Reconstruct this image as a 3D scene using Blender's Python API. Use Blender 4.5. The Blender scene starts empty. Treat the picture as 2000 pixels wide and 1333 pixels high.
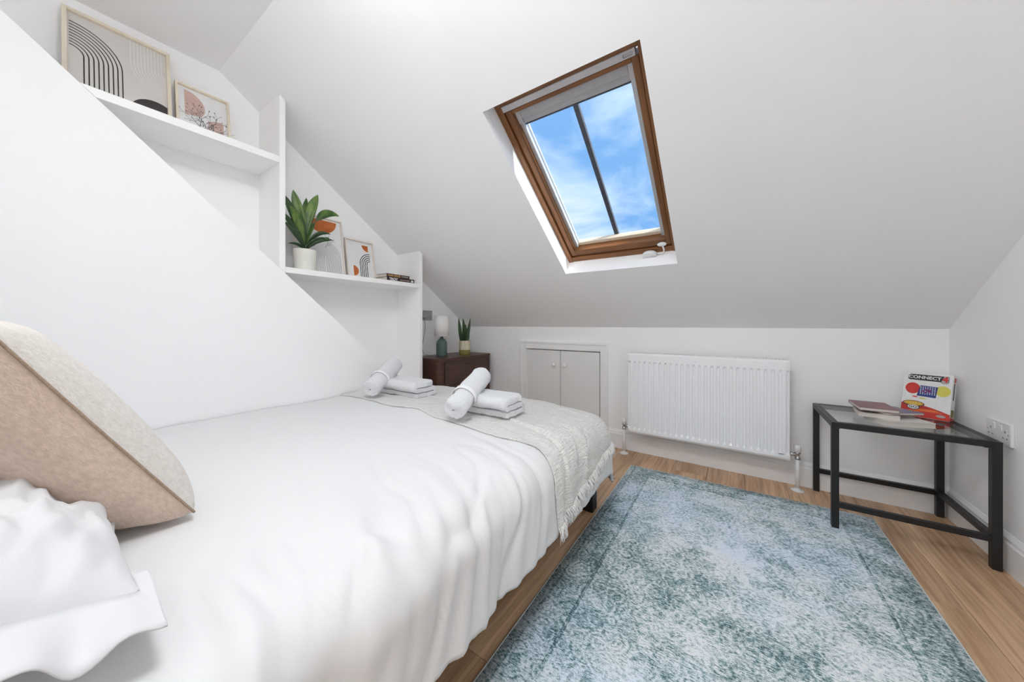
import bpy, bmesh, math, random
from mathutils import Vector, Matrix, noise
random.seed(7)
PI = math.pi
scene = bpy.context.scene
col = scene.collection

# ------------------------------------------------------------------ measured room (metres)
XL, XR, D, YB = -2.2528, 0.8625, 2.5065, -0.62      # left wall, right wall, far knee wall, wall behind the camera
ZK, SL, ZC = 0.9058, 0.7032, 2.266                  # knee wall height, roof slope, flat ceiling
XP = -1.981                                         # face of the stair bulkhead and of the shelves
TH = math.atan(SL)
def roof_z(y): return min(ZC, ZK + SL * (D - y))
YK = D - (ZC - ZK) / SL

# ------------------------------------------------------------------ camera
cam_d = bpy.data.cameras.new('camera'); cam = bpy.data.objects.new('camera', cam_d); col.objects.link(cam)
cam_d.sensor_width = 36; cam_d.lens = 642.4 / 2000 * 36; cam_d.shift_y = -0.0165
cam_d.clip_start = 0.02
cam.location = (0, 0, 0.93); cam.rotation_euler = (PI / 2, 0, math.radians(34.06))
scene.camera = cam

# ------------------------------------------------------------------ world: blue sky with drifting cloud
w = bpy.data.worlds.new('sky'); scene.world = w; w.use_nodes = True
nt = w.node_tree; nt.nodes.clear()
def nn(t, ty, **kw):
    n = t.nodes.new(ty)
    for k, v in kw.items(): setattr(n, k, v)
    return n
tc = nn(nt, 'ShaderNodeTexCoord')
mp = nn(nt, 'ShaderNodeMapping'); mp.inputs['Scale'].default_value = (1.0, 1.0, 2.0); mp.inputs['Location'].default_value = (0.35, 0.1, 0.2)
nz = nn(nt, 'ShaderNodeTexNoise'); nz.inputs['Scale'].default_value = 2.6; nz.inputs['Detail'].default_value = 9; nz.inputs['Roughness'].default_value = 0.55; nz.inputs['Distortion'].default_value = 0.5
rp = nn(nt, 'ShaderNodeValToRGB')
rp.color_ramp.elements[0].position = 0.40; rp.color_ramp.elements[0].color = (0.19, 0.41, 0.78, 1)
e = rp.color_ramp.elements.new(0.52); e.color = (0.50, 0.68, 0.90, 1)
rp.color_ramp.elements[-1].position = 0.66; rp.color_ramp.elements[-1].color = (0.90, 0.93, 0.97, 1)
bg = nn(nt, 'ShaderNodeBackground'); bg.inputs['Strength'].default_value = 1.15
wo = nn(nt, 'ShaderNodeOutputWorld')
nt.links.new(tc.outputs['Generated'], mp.inputs['Vector']); nt.links.new(mp.outputs[0], nz.inputs['Vector'])
nt.links.new(nz.outputs['Fac'], rp.inputs['Fac']); nt.links.new(rp.outputs[0], bg.inputs['Color']); nt.links.new(bg.outputs[0], wo.inputs[0])

# ------------------------------------------------------------------ sun: low across the roof, only the window reveals catch it
sd = bpy.data.lights.new('sun', 'SUN'); sd.energy = 9.0; sd.angle = math.radians(3); sd.color = (1.0, 0.97, 0.92)
so = bpy.data.objects.new('sun', sd); col.objects.link(so)
so.rotation_euler = Vector((-1.0, 0.3 * 0.818 - 0.29 * 0.575, -(0.3 * 0.575 + 0.29 * 0.818))).to_track_quat('-Z', 'Y').to_euler()
so.location = (3, 0, 4)

scene.view_settings.view_transform = 'Standard'; scene.view_settings.look = 'None'
scene.view_settings.gamma = 1; scene.view_settings.use_curve_mapping = False
scene.view_settings.exposure = 0.14
# white rooms live on bounced light
scene.cycles.max_bounces = 12; scene.cycles.diffuse_bounces = 11; scene.cycles.glossy_bounces = 3; scene.cycles.transmission_bounces = 4; scene.cycles.transparent_max_bounces = 8; scene.cycles.use_light_tree = False
LAMP_W = 31.0
FILL_DISC_W = 21.0

# ------------------------------------------------------------------ materials
M = {}
def mat(name, c, rough=0.6, metal=0.0, var=0.0, vscale=8.0, stretch=(1, 1, 1), bump=0.0, bscale=60.0, bstretch=(1, 1, 1), spec=0.5, c2=None, sheen=0.0, coord='Object'):
    m = bpy.data.materials.new(name); m.use_nodes = True; t = m.node_tree
    b = t.nodes['Principled BSDF']
    b.inputs['Base Color'].default_value = (*c, 1); b.inputs['Roughness'].default_value = rough; b.inputs['Metallic'].default_value = metal
    b.inputs['Specular IOR Level'].default_value = spec
    if sheen: b.inputs['Sheen Weight'].default_value = sheen
    tx = nn(t, 'ShaderNodeTexCoord')
    _c2 = c2 if c2 is not None else tuple(x * (1 - var) for x in c)
    mpn = nn(t, 'ShaderNodeMapping'); mpn.inputs['Scale'].default_value = stretch
    n = nn(t, 'ShaderNodeTexNoise'); n.inputs['Scale'].default_value = vscale; n.inputs['Detail'].default_value = 0 if (c2 is None and var <= 0.06) else 3
    r = nn(t, 'ShaderNodeValToRGB'); r.color_ramp.elements[0].position = 0.35; r.color_ramp.elements[1].position = 0.65
    r.color_ramp.elements[0].color = (*_c2, 1); r.color_ramp.elements[1].color = (*c, 1)
    t.links.new(tx.outputs[coord], mpn.inputs['Vector']); t.links.new(mpn.outputs[0], n.inputs['Vector'])
    t.links.new(n.outputs['Fac'], r.inputs['Fac']); t.links.new(r.outputs[0], b.inputs['Base Color'])
    if bump:
        m2 = nn(t, 'ShaderNodeMapping'); m2.inputs['Scale'].default_value = bstretch
        n2 = nn(t, 'ShaderNodeTexNoise'); n2.inputs['Scale'].default_value = bscale; n2.inputs['Detail'].default_value = 2
        bp = nn(t, 'ShaderNodeBump'); bp.inputs['Strength'].default_value = bump; bp.inputs['Distance'].default_value = 0.004
        t.links.new(tx.outputs[coord], m2.inputs['Vector']); t.links.new(m2.outputs[0], n2.inputs['Vector'])
        t.links.new(n2.outputs['Fac'], bp.inputs['Height']); t.links.new(bp.outputs[0], b.inputs['Normal'])
    M[name] = m
    return m
mat('wall_paint', (0.945, 0.945, 0.948), 0.75, var=0.012, vscale=3)
mat('gloss_white', (0.91, 0.91, 0.91), 0.35, var=0.01, vscale=5)
mat('board_white', (0.93, 0.925, 0.915), 0.45, var=0.01, vscale=5)
mat('cupboard_paint', (0.83, 0.83, 0.82), 0.5, var=0.02, vscale=4)
mat('radiator_white', (0.93, 0.935, 0.945), 0.3, var=0.01, vscale=5)
mat('plastic_white', (0.82, 0.82, 0.82), 0.35, var=0.01)
mat('dark_gap', (0.03, 0.03, 0.03), 0.8, var=0.1)
mat('chrome', (0.62, 0.62, 0.62), 0.25, metal=1.0, var=0.05)
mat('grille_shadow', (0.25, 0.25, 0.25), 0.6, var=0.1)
mat('black_metal', (0.012, 0.012, 0.014), 0.42, var=0.2, vscale=30)
mat('bed_black', (0.012, 0.012, 0.016), 0.5, var=0.2, vscale=20)
mat('pine', (0.25, 0.10, 0.03), 0.45, c2=(0.16, 0.062, 0.018), vscale=7, stretch=(0.6, 12, 12), bump=0.05)
mat('pine_s', (0.25, 0.10, 0.03), 0.45, c2=(0.16, 0.062, 0.018), vscale=7, stretch=(12, 0.6, 12), bump=0.05)
mat('pale_wood', (0.78, 0.68, 0.55), 0.5, c2=(0.70, 0.60, 0.48), vscale=6, stretch=(1, 10, 10))
mat('alu', (0.55, 0.57, 0.60), 0.4, metal=0.4, var=0.06, vscale=6)
mat('blind', (0.46, 0.46, 0.48), 0.85, var=0.06, vscale=40)
mat('vent_grey', (0.60, 0.58, 0.59), 0.55, var=0.04)
mat('bar_grey', (0.055, 0.06, 0.085), 0.6, var=0.3, vscale=40)
mat('duvet_cotton', (0.745, 0.745, 0.745), 0.85, var=0.01, vscale=3)
mat('mattress_cloth', (0.8, 0.8, 0.78), 0.9, var=0.03, bump=0.1, bscale=200)
mat('pillow_cotton', (0.70, 0.70, 0.71), 0.8, var=0.01, vscale=3)
mat('towel_terry', (0.84, 0.845, 0.865), 0.95, var=0.07, vscale=120, bump=0.9, bscale=330, sheen=0.4)
mat('towel_band', (0.89, 0.89, 0.90), 0.8, var=0.03, vscale=60, bump=0.2, bscale=200)
mat('walnut', (0.085, 0.038, 0.025), 0.4, c2=(0.055, 0.022, 0.014), vscale=5, stretch=(1, 1.5, 18))
mat('lamp_glaze', (0.105, 0.165, 0.145), 0.38, c2=(0.075, 0.125, 0.105), vscale=14, bump=0.06)
mat('lamp_linen', (0.85, 0.84, 0.82), 0.9, var=0.03, vscale=60, bump=0.12, bscale=200, bstretch=(1, 1, 6))
mat('cord_white', (0.75, 0.75, 0.74), 0.5, var=0.03)
mat('cord_clear', (0.42, 0.42, 0.42), 0.4, var=0.05)
mat('steel_plate', (0.48, 0.48, 0.48), 0.4, metal=0.7, var=0.08, vscale=20)
mat('pot_cream', (0.80, 0.79, 0.73), 0.45, var=0.03, vscale=20)
mat('pot_pattern', (0.72, 0.66, 0.50), 0.6, c2=(0.52, 0.44, 0.30), vscale=40, stretch=(1, 1, 0.2))
mat('pot_olive', (0.25, 0.22, 0.045), 0.5, var=0.2, vscale=15)
mat('soil', (0.05, 0.035, 0.025), 0.95, var=0.4, vscale=60, bump=0.5)
mat('leaf', (0.14, 0.24, 0.04), 0.4, c2=(0.028, 0.085, 0.018), vscale=9, stretch=(3, 3, 1), bump=0.05)
mat('leaf_dark', (0.035, 0.085, 0.02), 0.4, c2=(0.018, 0.045, 0.014), vscale=9)
mat('stalk', (0.10, 0.045, 0.035), 0.7, var=0.3)
mat('frame_oak', (0.80, 0.72, 0.58), 0.5, c2=(0.72, 0.63, 0.50), vscale=8, stretch=(4, 4, 1))
mat('frame_blush', (0.78, 0.72, 0.66), 0.5, c2=(0.72, 0.65, 0.58), vscale=8, stretch=(4, 4, 1))
mat('paper_greige', (0.66, 0.63, 0.60), 0.6, var=0.02, vscale=20)
mat('paper_white', (0.80, 0.80, 0.80), 0.6, var=0.02, vscale=20)
mat('ink_black', (0.02, 0.02, 0.022), 0.6, var=0.1)
mat('ink_grey', (0.13, 0.13, 0.135), 0.6, var=0.1)
mat('ink_pale', (0.78, 0.77, 0.75), 0.6, var=0.02)
mat('ink_brown', (0.045, 0.032, 0.032), 0.6, var=0.2, vscale=30)
mat('ink_pink', (0.62, 0.45, 0.39), 0.6, c2=(0.54, 0.36, 0.30), vscale=25)
mat('ink_orange', (0.56, 0.16, 0.03), 0.6, c2=(0.44, 0.10, 0.018), vscale=30)
mat('page_edge', (0.72, 0.68, 0.62), 0.85, c2=(0.60, 0.55, 0.50), vscale=14, stretch=(0.4, 0.4, 60))
mat('cover_burgundy', (0.22, 0.075, 0.09), 0.4, var=0.2, vscale=12)
mat('cover_cream', (0.72, 0.68, 0.64), 0.5, var=0.05)
mat('cover_blue', (0.10, 0.11, 0.22), 0.4, c2=(0.30, 0.16, 0.16), vscale=14)
mat('cover_plum', (0.028, 0.014, 0.018), 0.4, var=0.3)
mat('cover_bronze', (0.10, 0.045, 0.016), 0.4, c2=(0.035, 0.022, 0.010), vscale=40)
mat('gold', (0.60, 0.38, 0.14), 0.4, var=0.3, vscale=60)
mat('print_white', (0.82, 0.82, 0.82), 0.35, var=0.04, vscale=60)
mat('print_red', (0.62, 0.03, 0.02), 0.35, c2=(0.50, 0.02, 0.015), vscale=30)
mat('print_orange', (0.80, 0.20, 0.02), 0.35, c2=(0.68, 0.10, 0.015), vscale=18)
mat('print_yellow', (0.72, 0.66, 0.10), 0.35, var=0.1, vscale=30)
mat('print_blue', (0.015, 0.04, 0.24), 0.35, var=0.15, vscale=30)
mat('print_black', (0.015, 0.015, 0.017), 0.35, var=0.1)
mat('print_grey', (0.45, 0.44, 0.43), 0.4, var=0.1)
mat('print_amber', (0.72, 0.36, 0.05), 0.35, var=0.1)
mat('fringe_thread', (0.80, 0.79, 0.765), 0.9, var=0.06, vscale=60)

def glass_mat(name, tint, refl):
    m = bpy.data.materials.new(name); m.use_nodes = True; t = m.node_tree; t.nodes.clear()
    o = nn(t, 'ShaderNodeOutputMaterial'); mx = nn(t, 'ShaderNodeMixShader'); tr = nn(t, 'ShaderNodeBsdfTransparent'); gl = nn(t, 'ShaderNodeBsdfGlossy')
    lw = nn(t, 'ShaderNodeFresnel'); lw.inputs['IOR'].default_value = refl
    tr.inputs['Color'].default_value = (*tint, 1); gl.inputs['Roughness'].default_value = 0.02
    ge = nn(t, 'ShaderNodeNewGeometry'); iv = nn(t, 'ShaderNodeMath', operation='SUBTRACT'); iv.inputs[0].default_value = 1.0; mu = nn(t, 'ShaderNodeMath', operation='MULTIPLY')
    t.links.new(ge.outputs['Backfacing'], iv.inputs[1]); t.links.new(iv.outputs[0], mu.inputs[0]); t.links.new(lw.outputs[0], mu.inputs[1])
    t.links.new(mu.outputs[0], mx.inputs[0]); t.links.new(tr.outputs[0], mx.inputs[1]); t.links.new(gl.outputs[0], mx.inputs[2]); t.links.new(mx.outputs[0], o.inputs[0])
    M[name] = m
glass_mat('window_glass', (0.97, 0.985, 0.99), 1.45)
glass_mat('table_glass', (0.93, 0.95, 0.945), 1.5)

# laminate plank: grain along the plank, each plank its own tone
def plank_mat():
    m = bpy.data.materials.new('oak_laminate'); m.use_nodes = True; t = m.node_tree; b = t.nodes['Principled BSDF']
    tx = nn(t, 'ShaderNodeTexCoord'); oi = nn(t, 'ShaderNodeObjectInfo')
    ad = nn(t, 'ShaderNodeVectorMath', operation='ADD'); cx = nn(t, 'ShaderNodeCombineXYZ')
    mu = nn(t, 'ShaderNodeMath', operation='MULTIPLY'); mu.inputs[1].default_value = 37.0
    t.links.new(oi.outputs['Random'], mu.inputs[0]); t.links.new(mu.outputs[0], cx.inputs['X']); t.links.new(mu.outputs[0], cx.inputs['Z'])
    t.links.new(tx.outputs['Object'], ad.inputs[0]); t.links.new(cx.outputs[0], ad.inputs[1])
    m1 = nn(t, 'ShaderNodeMapping'); m1.inputs['Scale'].default_value = (14, 1.3, 1)
    n1 = nn(t, 'ShaderNodeTexNoise'); n1.inputs['Scale'].default_value = 1.0; n1.inputs['Detail'].default_value = 4; n1.inputs['Distortion'].default_value = 1.2
    m2 = nn(t, 'ShaderNodeMapping'); m2.inputs['Scale'].default_value = (75, 3.2, 1)
    n2 = nn(t, 'ShaderNodeTexNoise'); n2.inputs['Scale'].default_value = 1.0; n2.inputs['Detail'].default_value = 3
    wv = nn(t, 'ShaderNodeTexWave'); wv.bands_direction = 'X'; wv.inputs['Scale'].default_value = 14; wv.inputs['Distortion'].default_value = 9; wv.inputs['Detail'].default_value = 3; wv.inputs['Detail Scale'].default_value = 1.2
    m3 = nn(t, 'ShaderNodeMapping'); m3.inputs['Scale'].default_value = (1, 0.16, 1)
    for a, bb in ((m1, n1), (m2, n2), (m3, wv)):
        t.links.new(ad.outputs[0], a.inputs['Vector']); t.links.new(a.outputs[0], bb.inputs['Vector'])
    r1 = nn(t, 'ShaderNodeValToRGB'); r1.color_ramp.elements[0].position = 0.3; r1.color_ramp.elements[1].position = 0.72
    r1.color_ramp.elements[0].color = (0.44, 0.265, 0.148, 1); r1.color_ramp.elements[1].color = (0.76, 0.53, 0.345, 1)
    t.links.new(n1.outputs['Fac'], r1.inputs['Fac'])
    x1 = nn(t, 'ShaderNodeMix', data_type='RGBA', blend_type='MULTIPLY'); x1.inputs[0].default_value = 0.5
    r2 = nn(t, 'ShaderNodeValToRGB'); r2.color_ramp.elements[0].position = 0.32; r2.color_ramp.elements[1].position = 0.6
    r2.color_ramp.elements[0].color = (0.62, 0.56, 0.5, 1); r2.color_ramp.elements[1].color = (1.06, 1.05, 1.04, 1)
    t.links.new(n2.outputs['Fac'], r2.inputs['Fac']); t.links.new(r1.outputs[0], x1.inputs[6]); t.links.new(r2.outputs[0], x1.inputs[7])
    x2 = nn(t, 'ShaderNodeMix', data_type='RGBA', blend_type='MULTIPLY'); x2.inputs[0].default_value = 0.32
    r3 = nn(t, 'ShaderNodeValToRGB'); r3.color_ramp.elements[0].position = 0.0; r3.color_ramp.elements[1].position = 0.45
    r3.color_ramp.elements[0].color = (0.6, 0.52, 0.45, 1); r3.color_ramp.elements[1].color = (1.05, 1.05, 1.05, 1)
    t.links.new(wv.outputs['Fac'], r3.inputs['Fac']); t.links.new(x1.outputs[2], x2.inputs[6]); t.links.new(r3.outputs[0], x2.inputs[7])
    hs = nn(t, 'ShaderNodeHueSaturation'); mr = nn(t, 'ShaderNodeMapRange'); mr.inputs['To Min'].default_value = 0.88; mr.inputs['To Max'].default_value = 1.15
    t.links.new(oi.outputs['Random'], mr.inputs['Value']); t.links.new(mr.outputs[0], hs.inputs['Value']); t.links.new(x2.outputs[2], hs.inputs['Color'])
    t.links.new(hs.outputs[0], b.inputs['Base Color'])
    b.inputs['Roughness'].default_value = 0.42
    bp = nn(t, 'ShaderNodeBump'); bp.inputs['Strength'].default_value = 0.12; bp.inputs['Distance'].default_value = 0.002
    t.links.new(n2.outputs['Fac'], bp.inputs['Height']); t.links.new(bp.outputs[0], b.inputs['Normal'])
    M['oak_laminate'] = m
plank_mat()

# ------------------------------------------------------------------ mesh helpers
class MB:
    def __init__(s): s.v = []; s.f = []; s.uv = None
    def box(s, x0, x1, y0, y1, z0, z1, mtx=None):
        b = len(s.v)
        pts = [(x0, y0, z0), (x1, y0, z0), (x1, y1, z0), (x0, y1, z0), (x0, y0, z1), (x1, y0, z1), (x1, y1, z1), (x0, y1, z1)]
        s.v += [tuple(mtx @ Vector(p)) if mtx else p for p in pts]
        s.f += [tuple(b + i for i in q) for q in ((0, 3, 2, 1), (4, 5, 6, 7), (0, 1, 5, 4), (1, 2, 6, 5), (2, 3, 7, 6), (3, 0, 4, 7))]
        return s
    def prism(s, poly, axis, a, b_):
        """poly: list of 2-D points; extruded along axis (0 x,1 y,2 z) from a to b_"""
        n = len(poly); b = len(s.v)
        def P(q, h): 
            if axis == 0: return (h, q[0], q[1])
            if axis == 1: return (q[0], h, q[1])
            return (q[0], q[1], h)
        s.v += [P(q, a) for q in poly] + [P(q, b_) for q in poly]
        s.f.append(tuple(range(b + n - 1, b - 1, -1))); s.f.append(tuple(range(b + n, b + 2 * n)))
        for i in range(n):
            j = (i + 1) % n; s.f.append((b + i, b + j, b + n + j, b + n + i))
        return s
    def grid(s, fn, nu, nv, closed_u=False):
        b = len(s.v); cu = nu if closed_u else nu + 1
        for j in range(nv + 1):
            for i in range(cu): s.v.append(tuple(fn(i / nu, j / nv)))
        for j in range(nv):
            for i in range(nu):
                i2 = (i + 1) % cu
                s.f.append((b + j * cu + i, b + j * cu + i2, b + (j + 1) * cu + i2, b + (j + 1) * cu + i))
        return s
    def lathe(s, prof, n=32, c=(0, 0, 0)):
        b = len(s.v); k = len(prof)
        for i in range(n):
            a = 2 * PI * i / n
            for r, z in prof: s.v.append((c[0] + r * math.cos(a), c[1] + r * math.sin(a), c[2] + z))
        for i in range(n):
            j = (i + 1) % n
            for q in range(k - 1): s.f.append((b + i * k + q, b + j * k + q, b + j * k + q + 1, b + i * k + q + 1))
        s.f.append(tuple(b + i * k for i in range(n))[::-1]); s.f.append(tuple(b + i * k + k - 1 for i in range(n)))
        return s
    def tube(s, pts, r, n=8, taper=None):
        pts = [Vector(p) for p in pts]; b = len(s.v)
        for i, p in enumerate(pts):
            d = (pts[min(i + 1, len(pts) - 1)] - pts[max(i - 1, 0)]).normalized()
            u = d.orthogonal().normalized() if i == 0 else (u - d * u.dot(d)).normalized()
            v = d.cross(u); rr = r * (taper[i] if taper else 1)
            for k in range(n):
                a = 2 * PI * k / n; s.v.append(tuple(p + (u * math.cos(a) + v * math.sin(a)) * rr))
        for i in range(len(pts) - 1):
            for k in range(n):
                k2 = (k + 1) % n; s.f.append((b + i * n + k, b + i * n + k2, b + (i + 1) * n + k2, b + (i + 1) * n + k))
        s.f.append(tuple(range(b + n - 1, b - 1, -1))); e = b + (len(pts) - 1) * n; s.f.append(tuple(range(e, e + n)))
        return s
    def build(s, name, m, parent=None, smooth=False, bevel=0, seg=2, uvs=None, solid=0, loc=None, fix=True):
        me = bpy.data.meshes.new(name); me.from_pydata(s.v, [], s.f); me.update()
        if fix:
            bm = bmesh.new(); bm.from_mesh(me); bmesh.ops.recalc_face_normals(bm, faces=bm.faces); bm.to_mesh(me); bm.free()
        if uvs:
            ul = me.uv_layers.new(name='UVMap')
            for l in me.loops: ul.data[l.index].uv = uvs[l.vertex_index]
        me.materials.append(M[m] if isinstance(m, str) else m)
        if smooth:
            for p in me.polygons: p.use_smooth = True
        o = bpy.data.objects.new(name, me); col.objects.link(o)
        if parent: o.parent = parent
        if loc: o.location = loc
        if bevel:
            md = o.modifiers.new('bevel', 'BEVEL'); md.width = bevel; md.segments = seg; md.limit_method = 'ANGLE'; md.angle_limit = math.radians(40)
            md.harden_normals = False
        if solid:
            md = o.modifiers.new('solid', 'SOLIDIFY'); md.thickness = solid; md.offset = -1
        if smooth == 'auto':
            for p in me.polygons: p.use_smooth = False
        return o
def thing(name, label, cat, loc=(0, 0, 0), rot=(0, 0, 0), group=None):
    o = bpy.data.objects.new(name, None); col.objects.link(o); o.location = loc; o.rotation_euler = rot
    o.empty_display_size = 0.05
    tag(o, label, cat, group); return o
def tag(o, label, cat, group=None):
    o['label'] = label; o['category'] = cat
    if group: o['group'] = group
    return o
def struct(o, label=None):
    o['kind'] = 'structure'
    if label: o['label'] = label
    return o
def smooth_angle(o, deg=40):
    for p in o.data.polygons: p.use_smooth = True
    o.data.set_sharp_from_angle(angle=math.radians(deg))
    return o
def text_mesh(txt, size, m, parent, mtx, bold=0.0, ext=0.0003, shear=0, sx=1.0, name='lettering'):
    c = bpy.data.curves.new(name, 'FONT'); c.body = txt; c.size = size; c.extrude = ext; c.offset = bold; c.shear = shear; c.resolution_u = 3
    c.align_x = 'CENTER'; c.align_y = 'CENTER'
    t = bpy.data.objects.new(name, c); col.objects.link(t)
    bpy.context.view_layer.update()
    me = bpy.data.meshes.new_from_object(t); bpy.data.objects.remove(t); me.name = name
    me.transform(mtx @ Matrix.Diagonal((sx, 1, 1, 1)))
    me.materials.clear(); me.materials.append(M[m])
    o = bpy.data.objects.new(name, me); col.objects.link(o); o.parent = parent
    return o
def fbm(x, y, z=0, o=4):
    return noise.fractal(Vector((x, y, z)), 1.0, 2.0, o)

# ================================================================== THE SETTING
# floor: dark underlay with laminate planks laid along the room
fl = struct(MB().box(XL, XR, YB, D, -0.03, -0.008).build('floor', 'dark_gap'), 'brown oak laminate floor of long planks')
PW, PL = 0.192, 1.28
pm = {}
x = XL + 0.001; row = 0
while x < XR - 0.005:
    x1 = min(x + PW, XR)
    y = YB - (0.37 * row * PL) % PL
    while y < D:
        a, b_ = max(y, YB), min(y + PL, D)
        if b_ - a > 0.01:
            key = (round(x1 - x, 3), round(b_ - a, 3))
            if key not in pm:
                g = 0.0006; X, Y = (x1 - x) / 2 - g, (b_ - a) / 2 - g; c = 0.0012
                mb = MB(); mb.v = [(-X, -Y, -0.008), (X, -Y, -0.008), (X, Y, -0.008), (-X, Y, -0.008), (-X, -Y, -c), (X, -Y, -c), (X, Y, -c), (-X, Y, -c),
                                   (-X + c, -Y + c, 0), (X - c, -Y + c, 0), (X - c, Y - c, 0), (-X + c, Y - c, 0)]
                mb.f = [(8, 9, 10, 11)] + [(i, (i + 1) % 4, (i + 1) % 4 + 4, i + 4) for i in range(4)] + [(i + 4, (i + 1) % 4 + 4, (i + 1) % 4 + 8, i + 8) for i in range(4)]
                o = mb.build('plank', 'oak_laminate', fl); pm[key] = o.data
            else:
                o = bpy.data.objects.new('plank', pm[key]); col.objects.link(o); o.parent = fl
            o.location = ((x + x1) / 2, (a + b_) / 2, 0)
        y += PL
    x = x1; row += 1

# walls
WT = 0.12
CX0, CX1, CZ = -1.529, -0.864, 0.712      # eaves cupboard opening
wf = MB()
wf.box(XL - WT, CX0, D, D + WT, -0.03, ZK + 0.1); wf.box(CX1, XR + WT, D, D + WT, -0.03, ZK + 0.1); wf.box(CX0, CX1, D, D + WT, CZ, ZK + 0.1)
wf.box(CX0, CX1, D + 0.05, D + WT, -0.03, CZ)
struct(wf.build('wall_far', 'wall_paint'), 'low white knee wall under the sloped ceiling')
WPOLY = [(YB - WT, -0.03), (D, -0.03), (D, ZK + 0.06), (YK, ZC + 0.06), (YB - WT, ZC + 0.06)]
struct(MB().prism(WPOLY, 0, XR, XR + WT).build('wall_right', 'wall_paint'), 'white right-hand wall')
struct(MB().prism(WPOLY, 0, XL - WT, XL).build('wall_left', 'wall_paint'), 'white wall behind the shelves')
struct(MB().box(XL, XR, YB - WT, YB, -0.03, ZC + 0.15).build('wall_back', 'wall_paint'), 'white wall behind the bed head')
struct(MB().box(XL, XR, YB, YK, ZC, ZC + 0.15).build('ceiling', 'wall_paint'), 'flat strip of white ceiling')
# stair bulkhead: vertical face with a diagonal top edge
def diag(y): return 1.958 - 0.921 * (y + 0.047)
YD1, YD2, DT = 0.748, 1.678, 0.028
poly = [(YB, 0), (YD2, 0), (YD2, diag(YD2)), (-0.047 + (1.958 - ZC) / 0.921, ZC), (YB, ZC)]
struct(MB().prism(poly, 0, XL, XP).build('wall_stair_bulkhead', 'wall_paint'), 'white boxed-in stair bulkhead with a diagonal top edge')

# sloped ceiling with the roof-window opening (local axes: x right, s up the slope, n outward)
WX0, WX1, WY0, WY1 = -0.9245, -0.2583, 1.1351, 1.9998
WW, WL = WX1 - WX0, (WY1 - WY0) / math.cos(TH)
WO = Vector((WX0, WY1, ZK + SL * (D - WY1)))
ES = Vector((0, -math.cos(TH), math.sin(TH))); NRM = Vector((0, math.sin(TH), math.cos(TH)))
WM = Matrix(((1, ES.x, NRM.x, WO.x), (0, ES.y, NRM.y, WO.y), (0, ES.z, NRM.z, WO.z), (0, 0, 0, 1)))
s_lo, s_hi = -(D + 0.12 - WY1) / math.cos(TH), (WY1 - YK) / math.cos(TH)
sc = MB(); TK = 0.2
sc.box(XL - WX0, 0, s_lo, s_hi, 0, TK); sc.box(WW, XR - WX0, s_lo, s_hi, 0, TK); sc.box(0, WW, s_lo, 0, 0, TK); sc.box(0, WW, WL, s_hi + 0.1, 0, TK)
sc.box(XL - WX0, 0, s_hi, s_hi + 0.1, 0.06, TK); sc.box(WW, XR - WX0, s_hi, s_hi + 0.1, 0.06, TK)
o = sc.build('ceiling_slope', 'wall_paint'); o.matrix_world = WM; struct(o, 'white sloped attic ceiling around the roof window')

# skirting with a moulded top
def skirt(name, p0, p1, nrm, label):
    prof = [(0, 0), (0.016, 0), (0.016, 0.105), (0.012, 0.112), (0.012, 0.122), (0.006, 0.132), (0.003, 0.138), (0, 0.138)]
    mb = MB(); p0, p1, nrm = Vector(p0), Vector(p1), Vector(nrm)
    k = len(prof)
    for p in (p0, p1):
        for a, z in prof: mb.v.append(tuple(p + nrm * a + Vector((0, 0, z))))
    mb.f = [tuple(range(k)), tuple(range(2 * k - 1, k - 1, -1))] + [(i, (i + 1) % k, (i + 1) % k + k, i + k) for i in range(k)]
    return struct(mb.build(name, 'gloss_white'), label)
skirt('baseboard_far', (-0.792, D, 0), (XR, D, 0), (0, -1, 0), 'white moulded skirting board under the radiator')
skirt('baseboard_right', (XR, D - 0.016, 0), (XR, YB, 0), (-1, 0, 0), 'white moulded skirting board on the right wall')
skirt('baseboard_left', (XL, 1.712, 0), (XL, D - 0.016, 0), (1, 0, 0), 'white skirting board behind the walnut chest')
skirt('baseboard_corner', (XL + 0.016, D, 0), (-1.59, D, 0), (0, -1, 0), 'short white skirting board left of the eaves cupboard')

# ------------------------------------------------------------------ roof window
wn = bpy.data.objects.new('window_1', None); col.objects.link(wn); wn.matrix_world = WM; struct(wn, 'pine-framed roof window with a grey roller blind and one glazing bar')
def wbox(name, m, x0, x1, s0, s1, n0, n1, parent=wn, bevel=0.003):
    return MB().box(x0, x1, s0, s1, n0, n1).build(name, m, parent, bevel=bevel)
F0 = 0.10
wbox('frame_side', 'pine_s', 0.0, 0.030, 0.0, WL - 0.0, F0, 0.2)
wbox('frame_side', 'pine_s', WW - 0.030, WW, 0.0, WL, F0, 0.2)
wbox('frame_head', 'pine', 0.030, WW - 0.030, WL - 0.045, WL, F0 + 0.003, 0.2)
wbox('frame_sill', 'pine', 0.030, WW - 0.030, 0.0, 0.034, F0 + 0.004, 0.2)
S0, S1 = 0.112, 0.19
b0, b1 = 0.045, 0.985
wbox('sash_stile', 'pine_s', 0.033, 0.066, b0, b1, S0, S1)
wbox('sash_stile', 'pine_s', WW - 0.060, WW - 0.033, b0, b1, S0, S1)
wbox('sash_top_rail', 'pine', 0.066, WW - 0.060, 0.967, b1, S0, S1)
wbox('sash_bottom_rail', 'pine', 0.066, WW - 0.060, b0, 0.088, S0, S1)
wbox('sash_lower_lip', 'pale_wood', 0.066, WW - 0.060, 0.088, 0.112, 0.158, S1)
vb = wbox('vent_bar', 'vent_grey', 0.032, WW - 0.040, 0.989, 1.015, 0.098, 0.13)
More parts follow.
